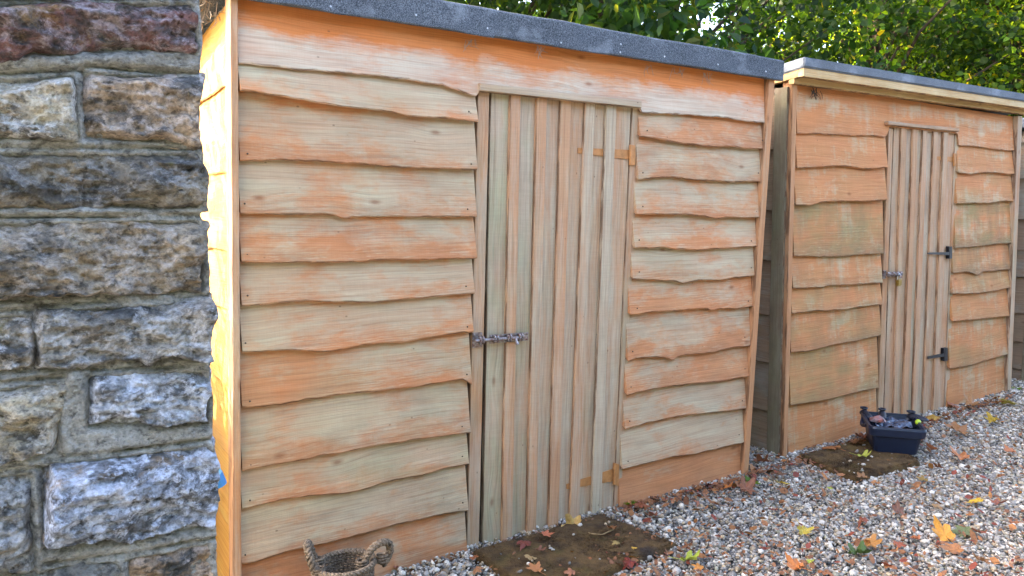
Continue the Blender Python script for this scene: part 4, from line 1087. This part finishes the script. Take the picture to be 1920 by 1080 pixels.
def make_basket():
    c = on_z(655, 1062, .205); c = Vector((c.x, c.y, 0))
    if c.y > Y1 - .19: c.y = Y1 - .19
    ctr = Vector((on_z(648, 1062, .2).x, on_z(648, 1062, .2).y, 0))
    root = empty('basket', ctr, 'grey woven basket with two rope handles beside the door of the nearest shed', 'basket')
    rt = .098; H = .20
    bm = bmesh.new(); rows = 17
    for i in range(rows):
        z = .012 + i * (H - .01) / (rows - 1); r = rt * (.80 + .20 * (i / (rows - 1)) ** .6)
        path = [ctr + Vector((r * cos(q), r * .92 * sin(q), z + .0025 * sin(q * 5 + i))) for q in np.linspace(0, 2 * pi, 64)]
        rope_bm(bm, path, .0036, .0040, 30 if i % 2 else -30, 2, 5, phase=i)
    frombm('basket_wall', bm, M_ROPE, root, smooth=True)
    bm = bmesh.new(); path = [ctr + Vector(((rt + .004) * cos(q), (rt + .004) * .92 * sin(q), H + .012)) for q in np.linspace(0, 2 * pi, 72)]
    rope_bm(bm, path, .0058, .0060, 22, 3, 7); frombm('basket_rim', bm, M_ROPE, root, smooth=True)
    bm = bmesh.new(); bmesh.ops.create_cone(bm, cap_ends=True, segments=32, radius1=rt * .8, radius2=rt * .93, depth=.03, matrix=Matrix.Translation(ctr + Vector((0, 0, .017)))); frombm('basket_floor', bm, M_ROPE, root)
    # handles stand up from the rim at either end
    ax = Vector((cos(-.55), sin(-.55), 0)); ax = CR.copy(); ax = (ax * .97 + Vector((0, .24, 0))).normalized(); tn = Vector((-ax.y, ax.x, 0))
    for sgn, wdir, hgt in ((-1, tn, .125), (1, (tn * .35 + ax * .95).normalized(), .105)):
        b0 = ctr + ax * (sgn * (rt - .004)) + Vector((0, 0, H - .035))
        if sgn > 0: b0 = b0 + Vector((.0, .0, .0)) - wdir * .0
        hw = .047
        path = []
        for q in np.linspace(-.25 * pi, 1.25 * pi, 26):
            path.append(b0 + wdir * (hw * cos(q)) + Vector((0, 0, hgt * .56 + hgt * .5 * sin(q))) + ax * (sgn * .018 * (1 + sin(q)) * (1 if sgn < 0 else 1)))
        bm = bmesh.new(); rope_bm(bm, path, .0078, .0076, 24, 3, 8); frombm('rope_handle', bm, M_ROPE, root, smooth=True)
        for sd_ in (-1, 1):
            bm = bmesh.new(); cc = b0 + wdir * (sd_ * hw * .8) + Vector((0, 0, .03))
            tube_bm(bm, [cc + Vector((.021 * cos(q), .021 * sin(q), .0105 * q / (2 * pi))) for q in np.linspace(0, 6 * pi, 40)], .0045, 6)
            frombm('handle_binding', bm, M_ROPE, root, smooth=True)
make_basket()

# ------------------------------------------------------------------ fallen leaves
def leaf_mesh(seed, curl):
    r_ = random.Random(seed); bm = bmesh.new(); uvl = bm.loops.layers.uv.new('UVMap'); n = 44
    def rad(a):
        lobes = [(0, 1.0, .30), (.98, .86, .27), (-.98, .86, .27), (1.95, .60, .26), (-1.95, .60, .26)]
        v_ = .42
        for c0, amp, wd in lobes:
            dd = abs((a - c0 + pi) % (2 * pi) - pi); v_ = max(v_, .42 + (amp - .42) * max(0, 1 - dd / (wd * 1.75)) ** .7)
        if abs(abs(a) - pi) < .25: v_ *= .45
        return v_ * (1 + .07 * sin(a * 17 + seed))
    c0 = bm.verts.new((0, 0, 0)); rings = []
    ph = r_.uniform(0, 6); k1 = r_.uniform(.5, 1.0) * curl; k2 = r_.uniform(-.6, .6) * curl
    for f_ in (.35, .7, 1.0):
        row = []
        for k in range(n):
            a = -pi + 2 * pi * k / n; r = rad(a) * f_; x, y = r * sin(a), r * cos(a)
            z = k1 * .55 * r * r * (.6 + .4 * cos(2 * a + ph)) + k2 * .35 * x * y + .06 * curl * sin(a * 5 + ph) * f_
            row.append(bm.verts.new((x, y, z)))
        rings.append(row)
    for k in range(n):
        bm.faces.new((c0, rings[0][k], rings[0][(k + 1) % n]))
        for i in (0, 1): bm.faces.new((rings[i][k], rings[i + 1][k], rings[i + 1][(k + 1) % n], rings[i][(k + 1) % n]))
    # stalk
    tube_bm(bm, [(0, -.05, .0), (.03, -.55, .05 * curl), (.10 * r_.uniform(-1, 1), -1.15, .16 * curl)], [.022, .018, .022], 5)
    for f_ in bm.faces:
        for lp in f_.loops: lp[uvl].uv = lp.vert.co.xy
    me = bpy.data.meshes.new('leaf'); bm.to_mesh(me); bm.free(); me.materials.append(M_FALLEN)
    me.polygons.foreach_set('use_smooth', [True] * len(me.polygons)); return me
LEAFM = [leaf_mesh(s, c_) for s, c_ in ((1, .8), (2, 1.2), (3, 1.7), (4, 2.1), (5, .6), (6, 1.4))]
OR, BR, RD, YL, GN, LM, DK, TN, MU = (.62, .235, .055), (.26, .115, .050), (.22, .052, .030), (.72, .47, .055), (.085, .135, .025), (.42, .50, .06), (.085, .040, .022), (.46, .28, .12), (.52, .33, .03)
LEAVES = [  # x, y, width px, colour, label
    (1772, 1008, 62, (.80, .40, .04), 'largest orange and yellow maple leaf on the gravel at right'), (1792, 1034, 46, (.42, .18, .06), 'brown maple leaf tucked below the large orange and yellow one'),
    (1607, 1042, 52, GN, 'dark green fallen leaf near the bottom edge of the gravel'), (1288, 1054, 46, LM, 'lime green fallen leaf right of the wet doormat'), (1312, 1068, 26, OR, 'small orange leaf touching the lime green leaf'),
    (1181, 1058, 44, (.24, .045, .035), 'dark red star shaped leaf on the wet doormat'), (1022, 1006, 26, (.55, .22, .08), 'orange curled leaf against the door foot on the doormat'),
    (985, 1020, 34, (.22, .075, .05), 'shrivelled dark red leaf at the left end of the door foot'), (1010, 1036, 22, BR, 'tiny brown leaf on the left half of the wet doormat'), (997, 1050, 28, TN, 'narrow tan leaf on the left half of the wet doormat'),
    (1005, 1073, 42, (.50, .27, .09), 'tan leaf at the front left edge of the wet doormat'), (1073, 1076, 28, (.40, .16, .09), 'reddish brown leaf on the bottom edge of the wet doormat'), (1189, 1032, 14, YL, 'tiny yellow leaf on the right half of the wet doormat'),
    (1157, 1021, 18, TN, 'pale tan leaf scrap in the middle of the wet doormat'), (1150, 995, 26, (.36, .13, .05), 'rust brown leaf at the back of the wet doormat'), (745, 1064, 24, (.38, .13, .075), 'reddish leaf against the wall right of the basket'),
    (888, 1050, 30, (.50, .15, .07), 'red leaf at the left corner of the wet doormat'), (893, 1072, 24, (.52, .22, .09), 'orange leaf below the red one left of the wet doormat'),
    (1360, 919, 32, (.68, .27, .05), 'bright orange leaf near the foot of the nearest shed corner'), (1336, 947, 36, (.36, .13, .045), 'rust red leaf on the gravel right of the nearest shed door'), (1306, 944, 20, (.55, .25, .13), 'small pinkish orange leaf beside the rust red leaf'),
    (1226, 970, 28, BR, 'brown leaf on the gravel just beyond the wet doormat'), (1200, 948, 34, (.30, .10, .045), 'brown leaf at the wall foot beside the nearest door hinge'), (1281, 1000, 16, RD, 'tiny dark red leaf right of the wet doormat'),
    (1433, 1033, 24, RD, 'dark red leaf on the gravel below the gap between sheds'), (1410, 1064, 24, (.42, .16, .10), 'faded red leaf near the bottom edge of the gravel'), (1327, 914, 20, DK, 'dark brown leaf against the board foot of the nearest shed'),
    (1398, 921, 46, (.34, .15, .06), 'long brown leaf pile by the corner of the nearest shed'), (1466, 910, 32, (.70, .48, .05), 'yellow leaf on the gravel before the gap between sheds'), (1527, 931, 32, (.42, .18, .07), 'orange brown leaf on the gravel below the second shed corner'),
    (1557, 919, 16, LM, 'small lime green leaf on the gravel before the second doormat'), (1449, 960, 26, (.25, .06, .03), 'deep red leaf on the gravel below the yellow one'), (1505, 998, 34, (.66, .50, .08), 'pale yellow narrow leaf in the middle of the gravel'),
    (1630, 1022, 38, (.55, .22, .06), 'orange leaf just above the dark green one'), (1684, 1024, 32, (.34, .12, .06), 'red brown leaf between two orange leaves on the gravel'), (1717, 1015, 26, (.46, .15, .06), 'rusty red leaf left of the largest orange and yellow leaf'),
    (1729, 1050, 24, (.70, .55, .26), 'cream coloured leaf on the gravel near the bottom edge'), (1494, 1068, 46, (.64, .26, .05), 'orange maple leaf at the bottom edge of the gravel'), (1548, 1078, 42, (.38, .16, .06), 'brown leaf right of the orange one at the bottom edge'),
    (1518, 1057, 16, LM, 'tiny lime leaf above the bottom edge of the gravel'), (1811, 999, 42, (.17, .19, .07), 'grey green leaf right of the largest orange and yellow leaf'), (1837, 1002, 32, (.33, .11, .05), 'red brown leaf beside the grey green one'),
    (1833, 943, 34, (.78, .55, .06), 'bright yellow leaf on the gravel at right'), (1868, 947, 34, (.33, .11, .06), 'red brown leaf right of the bright yellow leaf'), (1805, 861, 40, (.58, .25, .09), 'large orange leaf right of the blue tub'),
    (1762, 880, 22, (.20, .09, .04), 'dark brown leaf below and right of the blue tub'), (1733, 904, 26, (.34, .22, .04), 'olive and orange leaf in front of the blue tub'), (1795, 813, 44, (.38, .18, .07), 'brown leaf on the gravel behind the blue tub'),
    (1752, 787, 32, (.58, .32, .05), 'mustard leaf at the door foot behind the blue tub'), (1788, 766, 40, (.38, .17, .06), 'brown leaf heap at the foot of the second shed'), (1822, 765, 40, (.52, .23, .08), 'orange brown leaf against the foot of the second shed'),
    (1862, 795, 34, MU, 'mustard yellow leaf on the far gravel'), (1889, 760, 44, (.72, .50, .10), 'large pale yellow leaf near the far corner of the second shed'), (1748, 845, 26, (.56, .22, .09), 'orange leaf touching the right side of the blue tub'),
    (1562, 841, 44, (.44, .17, .06), 'crumpled orange brown leaf on the mossy doormat'), (1604, 832, 36, (.22, .085, .035), 'dark brown leaf left of the blue tub'), (1617, 822, 30, (.27, .10, .04), 'brown leaf against the wall behind the left end of the tub'),
    (1616, 858, 28, (.55, .62, .08), 'lime leaf on the mossy doormat before the blue tub'), (1458, 891, 40, (.24, .10, .05), 'brown leaf at the foot of the gap between sheds'), (1618, 899, 24, (.40, .17, .07), 'rusty leaf at the front corner of the mossy doormat'),
    (1755, 952, 26, (.46, .27, .12), 'tan leaf in the middle of the gravel at right'), (1684, 963, 34, (.26, .11, .06), 'dull brown leaf in the middle of the gravel'), (1618, 977, 30, (.28, .10, .05), 'dull red leaf left of the dull brown one'),
    (1643, 909, 20, (.55, .24, .1), 'small orange leaf below the mossy doormat'), (1838, 880, 22, (.30, .14, .07), 'small brown leaf on the gravel at far right'), (1900, 985, 26, (.36, .14, .06), 'red brown leaf at the right edge of the gravel'),
    (1560, 975, 22, (.40, .15, .07), 'small rusty leaf left of the dull red one'), (1895, 850, 26, (.45, .22, .08), 'orange brown leaf at the right edge of the far gravel'), (1845, 1058, 34, (.32, .14, .07), 'brown leaf near the bottom right corner'),
    (1430, 868, 34, (.30, .12, .05), 'brown leaf lying inside the gap between the sheds'), (1412, 880, 24, (.45, .2, .07), 'orange leaf at the near corner of the shed gap')]
for i, (x, y, wpx, colr, lab) in enumerate(LEAVES):
    onmat = inside(mc1, np.array([on_z(x, y, .03).x]), np.array([on_z(x, y, .03).y]))[0] or inside(mc2, np.array([on_z(x, y, .03).x]), np.array([on_z(x, y, .03).y]))[0]
    p = on_z(x, y, .046 if onmat else .026); f = (p - Vector((0, 0, CAMH))).dot(CF)
    if p.y > 2.68 and p.x < 3.42: p.y = 2.64
    if p.x > 3.8 and p.y > Y2 - .04: p.y = Y2 - .06
    o = bpy.data.objects.new('fallen_leaf', LEAFM[i % len(LEAFM)]); COL.objects.link(o)
    sc = wpx * f / FPX / 1.65
    o.location = p + Vector((0, 0, .012 if p.x < 5 else .02 + .02 * min(1, (p.x - 5) / 1.5))); o.scale = (sc * RNG.uniform(.8, 1.1), sc * RNG.uniform(.85, 1.15), sc * RNG.uniform(.8, 1.2))
    o.rotation_euler = (RNG.gauss(0, .22) + (pi if RNG.random() < .35 else 0), RNG.gauss(0, .22), RNG.uniform(0, 2 * pi)); o.color = (*[c_ * RNG.uniform(.85, 1.1) for c_ in (colr[0] * .82, colr[1] * .82, colr[2] * .85)], 1)
    tag(o, lab, 'leaf', 'fallen autumn leaves')
# the big dried leaf standing on its stalk at the door
def standing_leaf():
    p = on_y(1076, 990, 2.60); root = empty('fallen_leaf', (p.x, p.y, .03), 'large dried yellow and brown leaf with long stalk propped against the nearest door', 'leaf', 'fallen autumn leaves')
    f = (p - Vector((0, 0, CAMH))).dot(CF); sc = 46 * f / FPX / 1.5
    me = LEAFM[3].copy(); 
    M = Matrix.Translation(p) @ (-CF.copy() + Vector((0, 0, .35))).to_track_quat('Z', 'Y').to_matrix().to_4x4() @ Matrix.Rotation(.5, 4, 'Z') @ Matrix.Diagonal((sc, sc, sc, 1))
    me.transform(M); o = bpy.data.objects.new('leaf_blade', me); COL.objects.link(o); o.color = (.55, .36, .11, 1); adopt(o, root)
    bm = bmesh.new(); tube_bm(bm, [on_y(1090, 994, 2.585), on_z(1110, 1001, .045), on_z(1130, 1002, .045), on_z(1150, 993, .045)], [.003, .0024, .0022, .003], 6); frombm('leaf_stalk', bm, M_TWIG, root)
standing_leaf()
# small scraps of leaf, too many and too small to tell apart
def litter():
    V = []; Fs = []; C = []; pal = np.array([(.36, .15, .05), BR, BR, RD, DK, (.20, .085, .04), (.30, .13, .055), (.24, .10, .045)]) * .8
    for k in range(2900):
        if k < 1900: x, y = RNG.uniform(1130, 2000), RNG.uniform(760, 1120)
        else:
            t = RNG.random(); x = 1165 + 740 * t; y = (944 - .225 * (x - 1165)) if x < 1400 else (860 - .29 * (x - 1475)); y += abs(RNG.gauss(0, 9)) + 2
        if k % 17 == 0: x, y = (RNG.uniform(900, 1240), RNG.uniform(975, 1075)) if k % 34 else (RNG.uniform(1510, 1640), RNG.uniform(825, 890))
        p = on_z(x, y, .03)
        if p.x < 3.42 and p.y > 2.66: continue
        if p.x > 3.8 and p.y > Y2 - .03: continue
        s = RNG.uniform(.006, .015) * (1.6 if RNG.random() < .25 else 1); a = RNG.uniform(0, 6.28); e1 = Vector((cos(a), sin(a), RNG.gauss(0, .35))); e2 = Vector((-sin(a), cos(a), RNG.gauss(0, .45)))
        b = len(V); zof = Vector((0, 0, .02 * min(1, max(0, (p.x - 4.8) / 2))))
        for u, v_, l in ((-1, 0, 0), (-.3, .6, .1), (.5, .45, .25), (1.1, 0, .3), (.4, -.55, .2), (-.4, -.5, .05)): V.append(p + zof + e1 * (u * s) + e2 * (v_ * s) + Vector((0, 0, l * s)))
        Fs += [[b, b + 1, b + 2, b + 3], [b, b + 3, b + 4, b + 5]]; c_ = pal[RNG.randrange(len(pal))] * RNG.uniform(.7, 1.2); C += [c_] * 6
    me = fast_mesh('leaf_litter', V, np.array(Fs).ravel(), [4] * len(Fs)); vcolor(me, np.array(C))
    tag(linkmesh('leaf_litter', me, M_LITTER), 'small scraps of brown leaf scattered over the gravel', 'leaf litter', kind='stuff')
litter()
# little weeds at the shed feet
def weed(x, y, lab, n=9, s=.05):
    p = on_z(x, y, .02); V = []; Fs = []; C = []
    for k in range(n):
        a = RNG.uniform(0, 6.28); l = s * RNG.uniform(.6, 1.2); d_ = Vector((cos(a), sin(a), RNG.uniform(.5, 1.4))).normalized(); sd_ = Vector((-sin(a), cos(a), 0)) * l * .2; b = len(V)
        V += [p, p + d_ * l * .5 + sd_, p + d_ * l + Vector((0, 0, -l * .25)), p + d_ * l * .5 - sd_]; Fs.append([b, b + 1, b + 2, b + 3]); C += [(.09, .17, .03)] * 4
    me = fast_mesh('weed', V, np.array(Fs).ravel(), [4] * len(Fs)); vcolor(me, np.array(C)); tag(linkmesh('weed', me, M_LEAFY), lab, 'weed', 'weeds at the shed feet')
weed(1178, 948, 'small green weed at the wall foot beside the nearest door'); weed(1405, 908, 'green weed tuft at the corner of the nearest shed', 14, .06); weed(1905, 733, 'green weed tuft at the far corner of the second shed', 14, .08)

# ------------------------------------------------------------------ trees behind
def leaf_cloud(pos, nrm_bias, size, pal, pw, rng, shape=0):
    """pos (N,3): one folded leaf at each point"""
    n = len(pos); d_ = rng.normal(0, 1, (n, 3)); d_[:, 2] -= .5; d_ /= np.linalg.norm(d_, axis=1)[:, None]
    r_ = rng.normal(0, 1, (n, 3)); r_ += np.array(nrm_bias); s_ = np.cross(d_, r_); s_ /= np.linalg.norm(s_, axis=1)[:, None] + 1e-9; nn_ = np.cross(s_, d_)
    L = size * rng.uniform(.45, 1.4, n); W = L * (.45 if shape == 0 else .27)
    T = [(0, 0, 0), (-1, .35, .10), (-.72, .72, .06), (0, 1, -.08), (.72, .72, .06), (1, .35, .10)] if shape == 0 else [(0, 0, 0), (-.8, .3, .10), (-.85, .65, .08), (0, 1, -.1), (.85, .65, .08), (.8, .3, .10)]
    V = np.stack([pos + s_ * (W * a)[:, None] + d_ * (L * b)[:, None] + nn_ * (L * c_)[:, None] for a, b, c_ in T], 1)
    b0 = np.arange(n) * 6
    Fs = np.stack([np.stack([b0, b0 + 1, b0 + 2, b0 + 3], 1), np.stack([b0, b0 + 3, b0 + 4, b0 + 5], 1)], 1).reshape(-1, 4)
    c_ = np.array(pal)[rng.choice(len(pal), n, p=np.array(pw) / sum(pw))] * rng.uniform(.7, 1.3, (n, 1))
    return V.reshape(-1, 3), Fs, np.repeat(c_, 6, 0)
def crown_mesh(seed, radii, nclump, per, size, pal, pw, spread=.26, shape=0):
    rng = np.random.default_rng(seed); c = rng.normal(0, 1, (nclump * 3, 3)); c /= np.linalg.norm(c, axis=1)[:, None]
    c = c * (rng.uniform(.15, 1, (len(c), 1)) ** .45); c = c[:nclump] * np.array(radii) * (1 + .25 * fbm(c[:nclump] * 1.7, 2, seed)[:, None])
    pos = np.repeat(c, per, 0) + rng.normal(0, spread, (nclump * per, 3)) * np.array([1, 1, .6])
    V, Fs, C = leaf_cloud(pos, (0, 0, 1.2), size, pal, pw, rng, shape)
    me = fast_mesh('crown', V, Fs.ravel(), np.full(len(Fs), 4)); vcolor(me, C); me.materials.append(M_LEAFY); return me, c
def trunk_mesh(seed, h, cz, radii, clumps, r0=.14):
    r_ = random.Random(seed); bm = bmesh.new(); pts = []; x = y = 0
    for k in range(9):
        t = k / 8; pts.append(Vector((x, y, (cz + radii[2] * .5) * t))); x += r_.gauss(0, .06); y += r_.gauss(0, .06)
    tube_bm(bm, pts, [r0 * (1.25 - .95 * k / 8) if k else r0 * 1.5 for k in range(9)], 9, True, .06)
    for k in range(26):
        c = Vector(clumps[r_.randrange(len(clumps))]) + Vector((0, 0, cz)); t = min(.95, max(.3, (c.z - .9) / (cz + radii[2] * .5) * .8)); i = int(t * 8); a = pts[i].lerp(pts[min(8, i + 1)], t * 8 - i)
        m = a.lerp(c, .5) + Vector((r_.gauss(0, .1), r_.gauss(0, .1), .12)); tube_bm(bm, [a, m, c], [r0 * .24, r0 * .13, r0 * .04], 5)
    me = bpy.data.meshes.new('trunk'); bmesh.ops.recalc_face_normals(bm, faces=bm.faces[:]); bm.to_mesh(me); bm.free(); me.materials.append(M_BARK); return me
DKG = [(.014, .038, .010), (.020, .048, .010), (.030, .062, .012), (.048, .080, .013), (.010, .028, .012)]
LTG = [(.070, .140, .014), (.12, .19, .016), (.21, .24, .018), (.025, .055, .010), (.34, .25, .015)]
KINDS = {}
for key, seed, radii, ncl, per, size, pal, pw, spread, shape, cz in (
        ('sycamore', 21, (2.3, 2.3, 2.6), 125, 150, .080, DKG, (3, 4, 3, 1.5, 2), .22, 0, 4.3),
        ('lime', 22, (2.1, 2.1, 2.7), 100, 115, .075, LTG, (4, 4, 2, 3, .5), .20, 0, 4.2),
        ('laurel', 23, (1.3, 1.3, 1.6), 60, 75, .13, [(.016, .045, .018), (.025, .06, .018), (.04, .08, .02), (.08, .10, .02)], (3, 3, 2, .6), .22, 1, 2.9)):
    cm, cl0 = crown_mesh(seed, radii, ncl, per, size, pal, pw, spread, shape); KINDS[key] = (cm, trunk_mesh(seed, 6, cz, radii, cl0, .09 if key == 'laurel' else .15), cz)
def tree(kind, px, dist, rot, sc, lab, dz=0):
    d_ = ray(px, 402); d_ = Vector((d_.x, d_.y, 0)).normalized() * dist; cm, tm, cz = KINDS[kind]
    root = empty('tree' if kind != 'laurel' else 'shrub', (d_.x, d_.y, 0), lab, 'tree' if kind != 'laurel' else 'shrub', 'trees behind the sheds')
    root.rotation_euler.z = rot; root.scale = (sc, sc, sc)
    a = bpy.data.objects.new('trunk', tm); COL.objects.link(a); a.parent = root
    b = bpy.data.objects.new('crown', cm); COL.objects.link(b); b.parent = root; b.location.z = cz + dz
tree('sycamore', 600, 9.5, .3, .95, 'dark sycamore above the left half of the nearest shed roof')
tree('sycamore', 930, 9.0, 1.4, .9, 'dark sycamore behind the middle of the nearest shed roof')
tree('laurel', 1120, 7.4, .7, 1.05, 'broad leaved laurel hanging over the middle of the nearest shed roof')
tree('sycamore', 1260, 9.2, 2.2, .85, 'dark sycamore left of the bright sky gap')
tree('lime', 1640, 10.5, .9, .9, 'sunlit yellow green lime tree right of the sky gap')
tree('lime', 1760, 13.5, 2.9, 1.1, 'light green lime tree behind the second shed roof')
tree('sycamore', 1900, 11.6, 4.0, .95, 'dark tree over the right end of the second shed')
tree('sycamore', 2090, 12.6, 5.1, 1.0, 'dark tree beyond the right edge of the picture')
tree('sycamore', 760, 14.0, 2.6, 1.05, 'tall background tree behind the left sycamores')
tree('sycamore', 1090, 14.5, 3.6, 1.05, 'tall background tree behind the laurel')
tree('sycamore', 1430, 17.5, 4.6, 1.0, 'hazy background tree under the sky gap')
tree('lime', 1650, 20.0, 5.3, 1.5, 'tall background tree behind the sunlit lime tree')
tree('sycamore', 1890, 19.0, .1, 1.5, 'tall background tree behind the right end of the sheds')
tree('sycamore', 200, 8.0, 3.3, 1.25, 'unseen sycamore added to keep the sun off the shed roofs and gap')  # added out of view to block sun over the roofs and the shed gap
tree('laurel', 1500, 8.6, 2.1, .72, 'low laurel bush behind the joint between the two roofs')
# added shrub, unseen behind the wall: throws the leaf shadows on the sunny side of the first shed
rng = np.random.default_rng(5)
sh = empty('shrub', (0, 3.6, 0), 'unseen leafy shrub added behind the stone wall to shade the sunny shed side', 'shrub')
base = np.concatenate([rng.normal(0, 1, (4200, 3)) * np.array([.10, .34, .26]) + np.array([.0, 3.6, .62]), rng.normal(0, 1, (330, 3)) * np.array([.14, .35, .5]) + np.array([-.1, 3.7, 1.9])])
base[:, 2] = np.abs(base[:, 2])
V, Fs, C = leaf_cloud(base, (0, 0, 1), .11, DKG, (1, 1, 1, 1, 1), rng, 1)
me = fast_mesh('crown', V, Fs.ravel(), np.full(len(Fs), 4)); vcolor(me, C); linkmesh('crown', me, M_LEAFY, sh)
bm = bmesh.new()
for k in range(16):
    a = Vector((-.05 + RNG.gauss(0, .08), 3.6 + RNG.gauss(0, .3), 0)); b = a + Vector((RNG.gauss(-.1, .12), RNG.gauss(0, .3), RNG.uniform(.9, 2.6))); tube_bm(bm, [a, a.lerp(b, .5) + Vector((RNG.gauss(0, .05), 0, 0)), b], [.012, .009, .004], 5)
frombm('stems', bm, M_BARK, sh)
# added leaf mass behind the camera, never in view: closes off the low sky there
rng = np.random.default_rng(9)
nw = 15000
pw_ = np.stack([rng.uniform(-12, 18, nw), -4.2 - np.abs(rng.normal(0, .8, nw)), rng.uniform(0, 1, nw) ** .8 * 4.6], 1)
pw_[:, 2] *= 1 + .22 * fbm(np.stack([pw_[:, 0] * .5, pw_[:, 0] * 0, pw_[:, 0] * 0], 1), 3, 6)
V, Fs, C = leaf_cloud(pw_, (0, .6, .8), .30, DKG, (1, 1, 1, 1, 1), rng, 0)
me = fast_mesh('added_leaf_screen', V, Fs.ravel(), np.full(len(Fs), 4)); vcolor(me, C)
tag(linkmesh('added_leaf_screen', me, M_LEAFY), 'unseen leaf mass added behind the camera to block low sky light', 'added_leaf_screen', kind='stuff')
